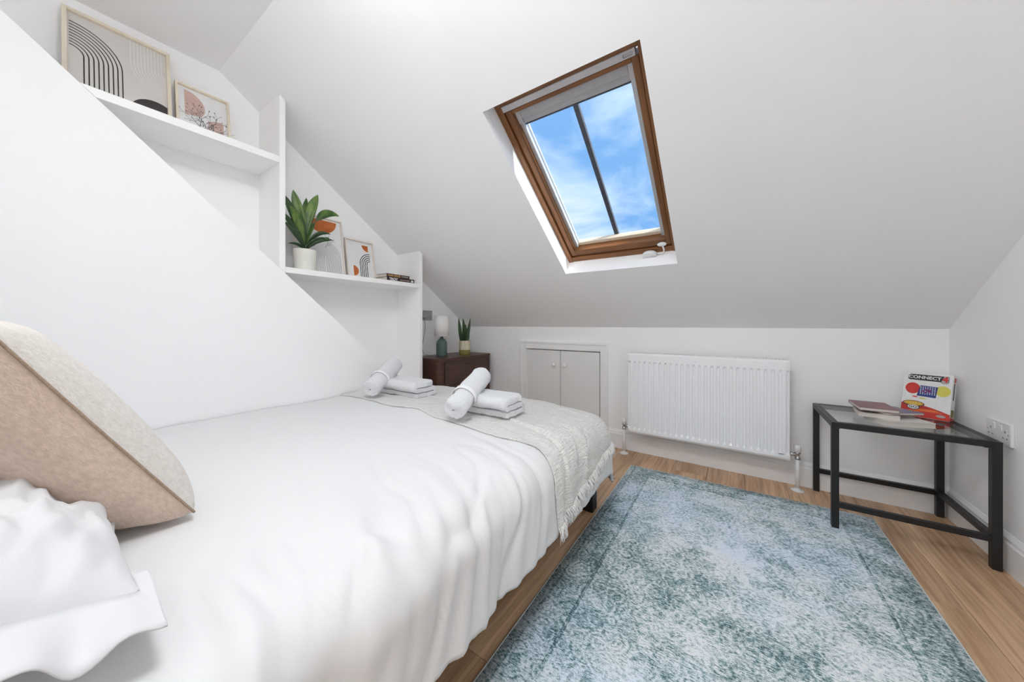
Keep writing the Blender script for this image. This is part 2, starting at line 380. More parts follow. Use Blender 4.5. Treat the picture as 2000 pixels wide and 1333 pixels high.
wbox('rating_plate', 'print_grey', WW - 0.085, WW - 0.048, 0.995, 1.008, 0.0970, 0.0982, vb, 0)
lb = wbox('plate_border', 'bar_grey', WW - 0.083, WW - 0.050, 0.997, 0.998, 0.0966, 0.0971, vb, 0)
wbox('plate_border', 'bar_grey', WW - 0.083, WW - 0.081, 0.997, 1.006, 0.0966, 0.0971, vb, 0)
bl = wbox('blind_fabric', 'blind', 0.090, WW - 0.084, 0.896, 0.962, 0.150, 0.153, bevel=0)
wbox('blind_cassette', 'blind', 0.088, WW - 0.082, 0.925, 0.966, 0.136, 0.175)
wbox('blind_bottom_rail', 'bar_grey', 0.088, WW - 0.082, 0.890, 0.897, 0.147, 0.156)
for xa, xb in ((0.066, 0.088), (WW - 0.082, WW - 0.060)):
    wbox('blind_guide_rail', 'alu', xa, xb, 0.088, 0.967, 0.140, 0.16)
    wbox('guide_cap', 'vent_grey', xa, xb, 0.905, 0.965, 0.134, 0.142)
wbox('window_pane', 'window_glass', 0.066, WW - 0.060, 0.088, 0.967, 0.176, 0.180, bevel=0)
wbox('glazing_bar', 'bar_grey', 0.318, 0.343, 0.080, 0.967, 0.184, 0.205)
wbox('glazing_spacer', 'alu', 0.088, 0.094, 0.1, 0.967, 0.163, 0.176, bevel=0)
# stay handle with a looped cord
h1 = MB(); h1.lathe([(0.0005, 0), (0.013, 0.001), (0.016, 0.006), (0.014, 0.012), (0.0005, 0.014)], 20)
hb = h1.build('handle_knob', 'plastic_white', wn, smooth=True); hb.location = (0.585, 0.058, 0.112); hb.rotation_euler = (PI, 0, 0); hb.scale = (1.6, 0.9, 1)
h2 = MB().lathe([(0.0005, 0), (0.022, 0.0), (0.026, 0.008), (0.018, 0.022), (0.0005, 0.027)], 24).build('cord_winder', 'plastic_white', wn, smooth=True)
h2.location = (0.515, 0.012, 0.098); h2.rotation_euler = (PI, 0, 0); h2.scale = (1.5, 0.8, 1)
pts = []
for i in range(60):
    a = i * 0.55; pts.append((0.515 + 0.036 * math.cos(a) + 0.004 * math.sin(2.3 * a), 0.016 + 0.008 * math.sin(a * 1.13), 0.072 + 0.006 * math.sin(a * 0.7)))
MB().tube(pts, 0.0028, 6).build('cord_coil', 'plastic_white', wn, smooth=True)
MB().tube([(0.55, 0.012, 0.085), (0.575, 0.008, 0.082), (0.592, 0.016, 0.085), (0.594, 0.032, 0.09), (0.588, 0.05, 0.1)], 0.0035, 8).build('cord_loop', 'plastic_white', wn, smooth=True)

# ------------------------------------------------------------------ ceiling lamp (just above the frame), the room's light
cl = thing('ceiling_lamp', 'round opal globe lamp on the flat ceiling above the bed', 'ceiling lamp', (-0.86, 0.26, ZC))
MB().lathe([(0.0005, 0.0), (0.07, 0.0), (0.07, -0.02), (0.0005, -0.022)], 32).build('ceiling_rose', 'gloss_white', cl, smooth=False)
em = bpy.data.materials.new('lamp_opal'); em.use_nodes = True
eb = em.node_tree.nodes['Principled BSDF']; eb.inputs['Base Color'].default_value = (0.9, 0.9, 0.88, 1)
eb.inputs['Emission Color'].default_value = (0.985, 0.99, 1.0, 1); eb.inputs['Emission Strength'].default_value = LAMP_W
M['lamp_opal'] = em
MB().lathe([(0.0005, -0.16)] + [(0.075 * math.sin(a), -0.09 - 0.07 * math.cos(a)) for a in [PI * k / 16 for k in range(1, 16)]] + [(0.0005, -0.02)], 32).build('globe', 'lamp_opal', cl, smooth=True)

# added fill light with no known source: a wide flush opal disc out of view
c2 = thing('ceiling_lamp', 'added fill light, a wide flush opal disc on the ceiling beside the globe', 'ceiling lamp', (-0.30, 0.24, ZC))
MB().lathe([(0.0005, 0.0), (0.27, 0.0), (0.27, -0.03), (0.255, -0.034), (0.0005, -0.034)], 48).build('fill_rim', 'gloss_white', c2)
em2 = em.copy(); em2.name = 'fill_opal_disc'; em2.node_tree.nodes['Principled BSDF'].inputs['Emission Strength'].default_value = FILL_DISC_W; M['fill_opal_disc'] = em2
em2.node_tree.nodes['Principled BSDF'].inputs['Emission Color'].default_value = (0.94, 0.97, 1.0, 1)
MB().lathe([(0.0005, -0.0345), (0.25, -0.0345), (0.245, -0.045), (0.18, -0.058), (0.0005, -0.064)], 48).build('fill_diffuser', 'fill_opal_disc', c2, smooth=True)

# ================================================================== BUILT-IN SHELVES
sh = thing('built_in_shelves', 'white built-in shelves stepping down along the stair bulkhead', 'shelves', (XL, YD1, diag(YD1)))
bx, by, bz = XL, YD1, diag(YD1)
ZS1, ZS2 = 1.8148, 1.2357
def ypoly(y0, y1):
    return [(y0 - by, diag(y0) + 0.001 - bz), (y1 - by, diag(y1) + 0.001 - bz), (y1 - by, roof_z(y1) - 0.002 - bz), (y0 - by, roof_z(y0) - 0.002 - bz)]
MB().prism(ypoly(YD1, YD1 + DT), 0, 0.001, XP - XL).build('upright_panel', 'board_white', sh, bevel=0.0015)
MB().prism([(YD2 + 0.001 - by, -bz), (YD2 + DT - by, -bz), (YD2 + DT - by, roof_z(YD2 + DT) - 0.002 - bz), (YD2 + 0.001 - by, roof_z(YD2) - 0.002 - bz)], 0, 0.001, XP - XL).build('upright_panel', 'board_white', sh, bevel=0.0015)
def shelf_board(z, y1, th, ymin=-9):
    yt = -0.047 + (1.958 - z) / 0.921 + 0.002; yb = -0.047 + (1.958 - (z - th)) / 0.921 + 0.002
    yt, yb = max(yt, ymin), max(yb, ymin)
    MB().prism([(yt - by, z - bz), (yb - by, z - th - bz), (y1 - by, z - th - bz), (y1 - by, z - bz)], 0, 0.001, XP - XL).build('shelf_board', 'board_white', sh, bevel=0.001)
shelf_board(ZS1, YD1 - 0.0005, 0.034)
shelf_board(ZS2, YD2 + 0.0005, 0.030, YD1 + DT + 0.0003)

# ------------------------------------------------------------------ framed prints
def ring_poly(mb, cx, cz, r, w_, a0, a1, n=24, y=-0.0003, tail0=None, tail1=None):
    """arc stroke in the frame plane; tails are straight extensions (dx,dz)"""
    path = [(cx + r * math.cos(a0 + (a1 - a0) * i / n), cz + r * math.sin(a0 + (a1 - a0) * i / n)) for i in range(n + 1)]
    if tail0: path = [(path[0][0] + tail0[0], path[0][1] + tail0[1])] + path
    if tail1: path = path + [(path[-1][0] + tail1[0], path[-1][1] + tail1[1])]
    stroke(mb, path, w_, y)
def stroke(mb, path, w_, y=-0.0003):
    b = len(mb.v); n = len(path)
    for i, p in enumerate(path):
        q0, q1 = path[max(i - 1, 0)], path[min(i + 1, n - 1)]
        dx, dz = q1[0] - q0[0], q1[1] - q0[1]; l = math.hypot(dx, dz) or 1; nx, nz_ = -dz / l * w_ / 2, dx / l * w_ / 2
        mb.v += [(p[0] + nx, y, p[1] + nz_), (p[0] - nx, y, p[1] - nz_)]
    for i in range(n - 1): mb.f.append((b + 2 * i, b + 2 * i + 1, b + 2 * i + 3, b + 2 * i + 2))
def fan(mb, pts, y=-0.0003):
    b = len(mb.v); mb.v += [(p[0], y, p[1]) for p in pts]; mb.f.append(tuple(range(b, b + len(pts))))
def frame(label, yc, wd, ht, zb, xb, lean, fm, paper, bw=0.012, dp=0.016):
    """frame standing on a shelf, leaning back; local x = along the wall, -y = towards the room"""
    t = thing('picture_frame', label, 'picture', (xb, yc, zb), group=None)
    t.rotation_euler = (Matrix.Rotation(PI / 2, 4, 'Z') @ Matrix.Rotation(-lean, 4, 'X')).to_euler()
    W = wd / 2
    MB().box(-W, -W + bw, -dp, 0, 0, ht).build('frame_side', fm, t, bevel=0.001)
    MB().box(W - bw, W, -dp, 0, 0, ht).build('frame_side', fm, t, bevel=0.001)
    MB().box(-W + bw, W - bw, -dp, 0, ht - bw, ht).build('frame_top', fm, t, bevel=0.001)
    MB().box(-W + bw, W - bw, -dp, 0, 0, bw).build('frame_bottom', fm, t, bevel=0.001)
    pr = MB().box(-W + bw, W - bw, -0.006, -0.002, bw, ht - bw).build('print', paper, t)
    return t, pr
PY = -0.0066
# A: arches
t, pr = frame('large pale-oak framed print of black arches on greige, on the top shelf', 0.2305, 0.303, 0.392, ZS1, XL + 0.085, math.radians(9), 'frame_oak', 'paper_greige', 0.013, 0.020)
mb = MB()
for k in range(9):
    r = 0.036 + 0.01275 * k; ring_poly(mb, -0.1335, 0.203, r, 0.0036, PI / 2, 0, 24, PY, tail1=(0, -0.185))
mb.build('black_arches', 'ink_black', pr, fix=False)
mb = MB()
for k in range(10):
    r = 0.014 + 0.0105 * k; ring_poly(mb, 0.1375, 0.272, r, 0.0022, PI * 1.5, PI, 20, PY, tail1=(0, 0.379 - 0.272 - 0.0))
mb.build('pale_arches', 'ink_pale', pr, fix=False)
mb = MB(); fan(mb, [(0.138, 0.02)] + [(0.138, 0.118)] + [(0.100 + 0.078 * math.cos(a), 0.046 + 0.082 * math.sin(a)) for a in [math.radians(62) + math.radians(118) * i / 24 for i in range(25)]] + [(0.022, 0.02)], PY)
mb.build('dark_disc', 'ink_brown', pr, fix=False)
# B: botanical
t, pr = frame('small pale-oak framed print with pink shapes and dark sprigs, on the top shelf', 0.4985, 0.203, 0.281, ZS1, XL + 0.075, math.radians(9), 'frame_oak', 'paper_white', 0.010, 0.020)
mb = MB(); fan(mb, [(-0.068, 0.130)] + [(-0.066 + 0.072 * math.cos(a), 0.187 + 0.072 * math.sin(a)) for a in [-0.62 + (PI / 2 + 0.62) * i / 24 for i in range(25)]] + [(-0.068, 0.259)], PY)
mb.build('pink_disc', 'ink_pink', pr, fix=False)
mb = MB(); fan(mb, [(0.015, 0.03), (0.076, 0.03), (0.076, 0.152), (0.045, 0.150), (0.015, 0.132)], PY); mb.build('pink_block', 'ink_pink', pr, fix=False)
mb = MB()
rnd = random.Random(3)
def sprig(x0, z0, ang, ln, depth):
    x1, z1 = x0 + ln * math.sin(ang), z0 + ln * math.cos(ang)
    stroke(mb, [(x0, z0), (x1, z1)], 0.0010 + 0.0006 * depth, PY - 0.0002)
    if depth == 0:
        fan(mb, [(x1, z1), (x1 + 0.004 * math.cos(ang), z1 + 0.002), (x1 + 0.009 * math.sin(ang), z1 + 0.009 * math.cos(ang)), (x1 - 0.003 * math.cos(ang), z1 + 0.001)], PY - 0.0002); return
    for s_ in (-1, 1): sprig(x1, z1, ang + s_ * (0.35 + 0.3 * rnd.random()), ln * (0.62 + 0.15 * rnd.random()), depth - 1)
    sprig((x0 + x1) / 2, (z0 + z1) / 2, ang + rnd.choice((-0.7, 0.7)), ln * 0.5, depth - 1)
sprig(0.0, 0.03, -0.25, 0.062, 3); sprig(0.008, 0.03, 0.05, 0.066, 3); sprig(0.015, 0.03, 0.40, 0.055, 3)
mb.build('sprigs', 'ink_grey', pr, fix=False)
# C: orange half disc above fine arches
t, pr = frame('framed print with orange half disc above fine line arches, behind the leafy plant', 1.051, 0.303, 0.391, ZS2, XL + 0.085, math.radians(9), 'frame_blush', 'paper_white', 0.008, 0.018)
mb = MB(); fan(mb, [(0.024 + 0.094 * math.cos(a), 0.374 + 0.088 * math.sin(a)) for a in [PI + PI * i / 30 for i in range(31)]], PY); mb.build('orange_half_disc', 'ink_orange', pr, fix=False)
mb = MB()
for k in range(13):
    r = 0.006 + 0.0078 * k; ring_poly(mb, 0.030, 0.135, r, 0.0017, 0, PI, 28, PY, tail0=(0, -0.125), tail1=(0, -0.125))
mb.build('line_arches', 'ink_grey', pr, fix=False)
mb = MB(); rnd = random.Random(5); sprig(0.035, 0.19, 0.5, 0.04, 2); mb.build('sprig', 'ink_grey', pr, fix=False)
# D: black arches with orange quarter discs
t, pr = frame('small framed print of thick black arches and orange segments, beside the dark books', 1.327, 0.210, 0.291, ZS2, XL + 0.075, math.radians(9), 'frame_blush', 'paper_white', 0.009, 0.020)
mb = MB(); fan(mb, [(0.067, 0.262)] + [(0.067 + 0.046 * math.cos(a), 0.262 + 0.046 * math.sin(a)) for a in [PI + PI / 2 * i / 14 for i in range(15)]], PY); mb.build('orange_segment', 'ink_orange', pr, fix=False); mb = MB()
fan(mb, [(-0.054, 0.030)] + [(-0.054 + 0.037 * math.cos(a), 0.068 + 0.037 * math.sin(a)) for a in [-PI / 2 + PI * i / 20 for i in range(21)]], PY); mb.build('orange_segment', 'ink_orange', pr, fix=False)
mb = MB()
for k in range(5): ring_poly(mb, 0.077, 0.122, 0.027 + 0.013 * k, 0.0052, PI / 2, PI, 18, PY, tail1=(0, -0.10))
mb.build('black_arches', 'ink_black', pr, fix=False)
mb = MB()
for k in range(7): stroke(mb, [(-0.082 + 0.011 * k, 0.115 + 0.004 * k), (-0.082 + 0.011 * k, 0.27)], 0.0012, PY)
mb.build('fine_lines', 'ink_pale', pr, fix=False)

# ------------------------------------------------------------------ shelf books
def book(label, loc, rotz, ln, wd, th, cover, pages='page_edge', ct=0.0015, cat='book', lift=0.0):
    """local x along the spine, spine at y=0 (towards -y), pages towards +y"""
    t = thing('book', label, cat, loc, (0, 0, rotz))
    c = MB(); c.box(0, ln, 0, wd, 0, ct); c.box(0, ln, 0, wd, th - ct, th); c.box(0, ln, 0, ct, ct, th - ct)
    cv = c.build('cover', cover, t)
    MB().box(0.003, ln - 0.003, ct, wd - 0.004, ct, th - ct).build('pages', pages, t)
    return t, cv
SP = Matrix.Rotation(PI / 2, 4, 'X')
t, cv = book('plum paperback with white title on its spine, lying on the lower shelf', (XL + 0.235, 1.420, ZS2), PI / 2 - 0.03, 0.232, 0.15, 0.030, 'cover_plum')
text_mesh('TROY', 0.026, 'print_white', cv, Matrix.Translation((0.052, -0.0003, 0.0148)) @ SP, bold=0.0008)
mb = MB(); mb.prism([(0.212 + 0.011 * math.cos(a), 0.015 + 0.008 * math.sin(a)) for a in [2 * PI * i / 20 for i in range(20)]], 1, -0.0004, 0); mb.build('oval_mark', 'print_white', cv)
mb = MB()
for k in range(8): mb.box(0.108 + 0.0105 * k, 0.108 + 0.0105 * k + 0.007, -0.0004, 0, 0.0125, 0.018)
mb.build('spine_line', 'ink_pink', cv)
t, cv = book('bronze paperback lying on top of the plum one on the lower shelf', (XL + 0.225, 1.424, ZS2 + 0.0302), PI / 2 - 0.01, 0.195, 0.125, 0.024, 'cover_bronze')
mb = MB()
for k in range(4): mb.box(0.012 + 0.011 * k, 0.020 + 0.011 * k, -0.0004, 0, 0.007, 0.017)
for k in range(4): mb.box(0.062 + 0.014 * k, 0.071 + 0.014 * k, -0.0004, 0, 0.004, 0.020)
mb.build('gilt_blocks', 'gold', cv)
mb = MB()
for k in range(6): mb.box(0.125 + 0.010 * k, 0.132 + 0.010 * k, -0.0004, 0, 0.008, 0.017)
mb.build('spine_line', 'print_grey', cv)

# ------------------------------------------------------------------ leafy plant on the lower shelf
def leaf_mesh(pts, wd, fold=0.25, n=14, tipw=0.0, side=None, peak=0.55, base=0.12):
    """blade along a smooth path; returns MB"""
    P = [Vector(p) for p in pts]
    def bez(t):
        q = [p.copy() for p in P]
        while len(q) > 1: q = [q[i].lerp(q[i + 1], t) for i in range(len(q) - 1)]
        return q[0]
    mb = MB()
    for i in range(n + 1):
        t = i / n; p = bez(t); d = (bez(min(t + 0.02, 1)) - bez(max(t - 0.02, 0))).normalized()
        sd_ = Vector(side) if side else d.cross(Vector((0, 0, 1)))
        sd_ = (sd_ - d * sd_.dot(d)); sd_ = sd_.normalized() if sd_.length > 1e-4 else Vector((0, 1, 0))
        nr = sd_.cross(d).normalized()
        if t < peak: ww = base + (1 - base) * math.sin(t / peak * PI / 2)
        else: ww = max(math.cos((t - peak) / (1 - peak) * PI / 2), 0.02) ** 0.8
        ww *= wd / 2
        up = nr * fold * ww
        th = 0.0006
        for a, k in ((-1, 1), (-0.5, 0.45), (0, 0), (0.5, 0.45), (1, 1)): mb.v.append(tuple(p + sd_ * ww * a + up * k))
    m_ = 5
    for i in range(n):
        for k in range(m_ - 1): mb.f.append((i * m_ + k, i * m_ + k + 1, (i + 1) * m_ + k + 1, (i + 1) * m_ + k))
    return mb
pp = thing('potted_dracaena', 'broad-leaved green plant in a ribbed cream pot on the lower shelf', 'plant', (XL + 0.165, 0.918, ZS2))
prof = [(0.0005, 0)] + [(0.050, 0.0)]
for k in range(27):
    z = 0.004 + 0.121 * k / 26; prof.append((0.052 + 0.008 * (k / 26) + (0.0010 if k % 2 else -0.0006), z))
prof += [(0.0595, 0.128), (0.055, 0.128), (0.054, 0.112), (0.0005, 0.112)]
MB().lathe(prof, 40).build('pot', 'pot_cream', pp, smooth=True)
MB().lathe([(0.0005, 0.106), (0.0535, 0.106), (0.0535, 0.1135), (0.02, 0.117), (0.0005, 0.118)], 24).build('soil', 'soil', pp, smooth=True)
MB().tube([(0, 0, 0.11), (0.002, -0.004, 0.16), (0.0, 0.0, 0.22)], 0.006, 8, [1.1, 1, 0.8]).build('stalk', 'stalk', pp, smooth=True)
LV = [  # path (local x = into the room, y = along the wall), width, side hint
    ([(0, 0, 0.17), (0.01, -0.012, 0.28), (0.0, -0.05, 0.40), (0.0, -0.062, 0.462)], 0.052, (0.5, 1, 0.2), 'leaf'),
    ([(0, 0, 0.18), (-0.01, 0.006, 0.30), (-0.01, 0.05, 0.42), (-0.01, 0.078, 0.480)], 0.056, (0.5, 1, -0.3), 'leaf'),
    ([(0, 0, 0.19), (-0.02, 0.0, 0.32), (-0.03, 0.02, 0.40), (-0.04, 0.026, 0.452)], 0.034, (0.8, 1, 0), 'leaf'),
    ([(0, 0, 0.15), (0.02, 0.03, 0.30), (0.03, 0.09, 0.40), (0.03, 0.185, 0.372)], 0.058, (0.4, 0.5, 1), 'leaf'),
    ([(0, 0, 0.14), (0.0, -0.03, 0.26), (0.02, -0.08, 0.36), (0.02, -0.125, 0.42)], 0.042, (0.3, 1, 0.5), 'leaf_dark'),
    ([(0, 0, 0.14), (0.03, -0.04, 0.26), (0.05, -0.07, 0.33), (0.06, -0.105, 0.345)], 0.045, (0.3, 1, 0.5), 'leaf'),
    ([(0, 0, 0.13), (0.02, -0.03, 0.20), (0.03, -0.09, 0.28), (0.03, -0.135, 0.315)], 0.032, (0.3, 1, 0.5), 'leaf_dark'),
    ([(0, 0, 0.13), (0.02, -0.02, 0.17), (0.03, -0.07, 0.23), (0.03, -0.125, 0.265)], 0.030, (0.3, 1, 0.5), 'leaf_dark'),
    ([(0, 0, 0.13), (0.02, 0.02, 0.20), (0.04, 0.06, 0.26), (0.05, 0.125, 0.240)], 0.026, (0.4, 0.3, 1), 'leaf_dark'),
    ([(0, 0, 0.13), (0.02, 0.02, 0.18), (0.04, 0.06, 0.225), (0.05, 0.145, 0.205)], 0.022, (0.4, 0.3, 1), 'leaf_dark'),
    ([(0, 0, 0.125), (0.03, 0.02, 0.16), (0.05, 0.06, 0.205), (0.06, 0.12, 0.198)], 0.020, (0.4, 0.3, 1), 'leaf_dark'),
    ([(0, 0, 0.125), (0.02, -0.02, 0.145), (0.03, -0.06, 0.16), (0.03, -0.10, 0.145)], 0.016, (0.3, 0.6, 1), 'leaf_dark'),
    ([(0, 0, 0.15), (0.02, -0.01, 0.24), (0.03, -0.03, 0.29), (0.03, -0.048, 0.335)], 0.032, (0, 1, 0.1), 'leaf_dark'),
]
for pts, wd, sdv, m_ in LV:
    leaf_mesh(pts, wd, side=sdv).build('leaf', m_, pp, smooth=True, solid=0.0007)
MB().grid(lambda u, v: (0.06 + 0.012 * math.sin(v * PI) * math.cos(2 * PI * u), 0.098 + 0.014 * math.sin(v * PI) * math.sin(2 * PI * u), 0.205 - 0.013 * math.cos(v * PI)), 16, 10, True).build('leaf_bud', 'leaf_dark', pp, smooth=True)

# ================================================================== WALNUT CHEST, LAMP, SNAKE PLANT
CZT = 0.655
ch = thing('chest_of_drawers', 'dark walnut chest with a rounded corner in the corner behind the bed', 'chest', (XL, 1.80, 0))
cw, cd = 0.665, 0.362            # along y, depth
def rounded(x1, y0, y1, r, n=10):
    return [(0.002, y0)] + [(x1 - r + r * math.sin(a), y0 + r - r * math.cos(a)) for a in [PI / 2 * i / n for i in range(n + 1)]] + \
           [(x1 - r + r * math.cos(a), y1 - r + r * math.sin(a)) for a in [PI / 2 * i / n for i in range(n + 1)]] + [(0.002, y1)]
smooth_angle(MB().prism(rounded(cd, 0, cw, 0.05), 2, CZT - 0.022, CZT).build('top', 'walnut', ch))
smooth_angle(MB().prism(rounded(cd - 0.004, 0.003, cw - 0.003, 0.048), 2, 0.05, CZT - 0.0235).build('body', 'walnut', ch))
for k in range(3):
    z0 = 0.07 + 0.186 * k
    dr = MB().box(cd - 0.003, cd + 0.004, 0.052, cw - 0.052, z0, z0 + 0.180).build('drawer', 'walnut', ch, bevel=0.002)
    MB().box(cd + 0.004, cd + 0.014, cw / 2 - 0.06, cw / 2 + 0.06, z0 + 0.155, z0 + 0.162).build('handle', 'walnut', dr, bevel=0.002)
smooth_angle(MB().prism(rounded(cd - 0.03, 0.03, cw - 0.03, 0.03), 2, 0, 0.05).build('plinth', 'walnut', ch))

la = thing('table_lamp', 'small table lamp with green ceramic base and white drum shade', 'lamp', (-2.085, 2.005, CZT))
prof = [(0.0005, 0), (0.040, 0), (0.043, 0.004), (0.0455, 0.015), (0.046, 0.10), (0.044, 0.118), (0.038, 0.133), (0.026, 0.146), (0.016, 0.153), (0.013, 0.158), (0.013, 0.170), (0.0005, 0.170)]
MB().lathe(prof, 40).build('base', 'lamp_glaze', la, smooth=True)
MB().lathe([(0.008, 0.168), (0.008, 0.235), (0.0005, 0.236)], 16).build('bulb_holder', 'plastic_white', la, smooth=True)
shd = MB(); 
shd.lathe([(0.064, 0.172), (0.063, 0.345)], 48); shd.f = [f for f in shd.f if len(f) == 4]
shd.build('lamp_shade', 'lamp_linen', la, smooth=True, solid=0.002)
for z in (0.172, 0.345):
    MB().tube([(0.0638 * math.cos(2 * PI * i / 40), 0.0638 * math.sin(2 * PI * i / 40), z) for i in range(41)], 0.0018, 6).build('shade_rim', 'lamp_linen', la, smooth=True)
# lamp cable climbs to the wall socket
lx, ly, lz = -2.085, 2.005, CZT
MB().tube([(-0.045, -0.01, 0.006), (-0.10, -0.03, 0.005), (-0.145, -0.065, 0.01), (-0.158, -0.075, 0.05), (-0.155, -0.082, 0.09), (-0.150, -0.065, 0.16), (-0.152, -0.05, 0.24), (-0.150, -0.055, 0.31), (-0.148, -0.062, 0.335)], 0.0024, 6).build('cable', 'cord_clear', la, smooth=True)
MB().box(-0.162, -0.128, -0.085, -0.045, 0.33, 0.375).build('plug', 'cord_clear', la, bevel=0.006)

def socket(name, label, loc, rotz, m_plate, m_sw):
    t = thing(name, label, 'socket', loc, (0, 0, rotz))
    MB().box(-0.073, 0.073, -0.010, 0, -0.043, 0.043).build('plate', m_plate, t, bevel=0.004)
    for sx in (-1, 1):
        MB().box(sx * 0.020 - 0.007, sx * 0.020 + 0.007, -0.0135, -0.009, 0.010, 0.030).build('switch', m_sw, t, bevel=0.001)
        cx_ = sx * 0.042
        for (a, b_, w_, hh) in ((0, 0.012, 0.0055, 0.009), (-0.011, -0.012, 0.008, 0.005), (0.011, -0.012, 0.008, 0.005)):
            MB().box(cx_ + a - w_ / 2, cx_ + a + w_ / 2, -0.0104, -0.0095, b_ - hh / 2 - 0.004, b_ + hh / 2 - 0.004).build('pin_hole', 'grille_shadow', t)
        MB().prism([(sx * 0.060 + 0.0028 * math.cos(a), 0.0028 * math.sin(a)) for a in [2 * PI * i / 10 for i in range(10)]], 1, -0.0106, -0.0095).build('screw', 'chrome', t)
    return t
socket('double_socket', 'white double wall socket behind the black glass-topped table', (XR, 2.128, 0.510), -PI / 2, 'plastic_white', 'plastic_white')
socket('double_socket', 'brushed steel wall socket behind the green table lamp', (XL, 1.970, 1.008), PI / 2, 'steel_plate', 'steel_plate')

sp = thing('snake_plant', 'small snake plant in a cream and olive pot on the walnut chest', 'plant', (-2.02, 2.225, CZT))
MB().lathe([(0.0005, 0), (0.047, 0), (0.050, 0.004), (0.051, 0.044), (0.0005, 0.044)], 32).build('pot_foot', 'pot_olive', sp, smooth=True)
smooth_angle(MB().lathe([(0.0005, 0.0442), (0.0515, 0.0442), (0.052, 0.125), (0.047, 0.127), (0.046, 0.115), (0.0005, 0.114)], 32).build('pot', 'pot_pattern', sp))
MB().lathe([(0.0005, 0.11), (0.0455, 0.11), (0.0455, 0.117), (0.0005, 0.119)], 24).build('soil', 'soil', sp, smooth=True)
for pts, wd in (([(-0.02, -0.02, 0.11), (-0.02, -0.035, 0.18), (-0.02, -0.05, 0.25), (-0.02, -0.058, 0.335)], 0.034),
                ([(0.0, 0.0, 0.11), (0.0, -0.005, 0.19), (0.0, -0.015, 0.26), (0.0, -0.022, 0.33)], 0.038),
                ([(0.01, 0.015, 0.11), (0.01, 0.005, 0.17), (0.02, -0.01, 0.23), (0.02, -0.012, 0.275)], 0.032),
                ([(0.0, 0.022, 0.11), (0.0, 0.03, 0.18), (0.0, 0.06, 0.24), (0.0, 0.075, 0.335)], 0.034),
                ([(-0.02, -0.01, 0.11), (-0.03, -0.02, 0.17), (-0.03, -0.025, 0.23), (-0.03, -0.028, 0.285)], 0.026),
                ([(0.02, 0.0, 0.11), (0.025, 0.006, 0.15), (0.03, 0.01, 0.19), (0.03, 0.02, 0.215)], 0.034)):
    leaf_mesh(pts, wd, fold=0.35, side=(0.56, 0.83, 0), peak=0.35, base=0.7).build('leaf', 'leaf_dark', sp, smooth=True, solid=0.0015)

# ================================================================== EAVES CUPBOARD
ec = thing('eaves_cupboard', 'white two-door eaves cupboard with architrave in the knee wall', 'cupboard', (-1.19, D, 0))
ax = -1.19
def arch_piece(name, pts):
    pass
AW = 0.068
mb = MB(); mb.box(CX0 - AW + 0.004 - ax, CX0 - 0.004 - ax, -0.018, -0.0005, 0, 0.716 + AW); mb.box(CX0 - AW - ax + 0.004, CX0 - AW + 0.02 - ax, -0.024, -0.018, 0, 0.716 + AW); mb.build('architrave', 'gloss_white', ec, bevel=0.004)
mb = MB(); mb.box(CX1 + 0.004 - ax, CX1 + AW - 0.004 - ax, -0.018, -0.0005, 0, 0.716 + AW); mb.box(CX1 + AW - 0.02 - ax, CX1 + AW - 0.004 - ax, -0.024, -0.018, 0, 0.716 + AW); mb.build('architrave', 'gloss_white', ec, bevel=0.004)
mb = MB(); mb.box(CX0 - 0.004 - ax, CX1 + 0.004 - ax, -0.018, -0.0005, 0.716, 0.716 + AW); mb.box(CX0 - 0.05 - ax, CX1 + 0.05 - ax, -0.024, -0.018, 0.716 + AW - 0.02, 0.716 + AW); mb.build('architrave', 'gloss_white', ec, bevel=0.004)
MB().box(CX0 + 0.001 - ax, CX1 - 0.001 - ax, 0.035, 0.048, 0.0, CZ - 0.001).build('recess_lining', 'dark_gap', ec)
for xa, xb, kx in ((CX0 + 0.004, -1.2065, -1.261), (-1.2015, CX1 - 0.006, -1.157)):
    d_ = MB().box(xa - ax, xb - ax, -0.004, 0.016, 0.012, CZ - 0.005).build('door', 'cupboard_paint', ec, bevel=0.0015)
    k_ = MB().lathe([(0.006, 0), (0.006, 0.010), (0.013, 0.016), (0.016, 0.022), (0.013, 0.028), (0.0005, 0.030)], 20).build('knob', 'gloss_white', d_, smooth=True)
    k_.location = (kx - ax, -0.004, 0.588); k_.rotation_euler = (PI / 2, 0, 0)

# ================================================================== RADIATOR
RX0, RX1, RZ0, RZ1 = -0.622, 0.256, 0.172, 0.726
RY = D - 0.140
rd = thing('radiator', 'white ribbed panel radiator on the low knee wall', 'radiator', (0, D, 0))
RIBS = 26
fm_ = MB(); z_in0, z_in1 = RZ0 + 0.028, RZ1 - 0.052
wR = RX1 - RX0; pit = (wR - 0.024) / RIBS
def rad_x(i, j): return RX0 + 0.012 + pit * (i + (0.0, 0.20, 0.32, 0.80, 0.92)[j])
zs = [RZ0, RZ0 + 0.012, z_in0, z_in0 + 0.014, z_in1 - 0.014, z_in1, RZ1 - 0.010, RZ1]
xs = [RX0] + [rad_x(i, j) for i in range(RIBS) for j in range(5)] + [RX1]
prof_d = [0.0] + [(-0.0, 0.0, 0.011, 0.011, 0.0)[j] for i in range(RIBS) for j in range(5)] + [0.0]
for z in zs:
    rib = 1.0 if z_in0 + 0.005 < z < z_in1 - 0.005 else 0.0
    edge = 0.008 if z in (zs[0], zs[-1]) else 0.0
    for x_, d_ in zip(xs, prof_d):
        e2 = 0.006 if x_ in (RX0, RX1) else 0.0
        fm_.v.append((x_, RY - D + max(edge, e2) - (0.0) + (0.011 - d_) * rib, z))
nx_ = len(xs)
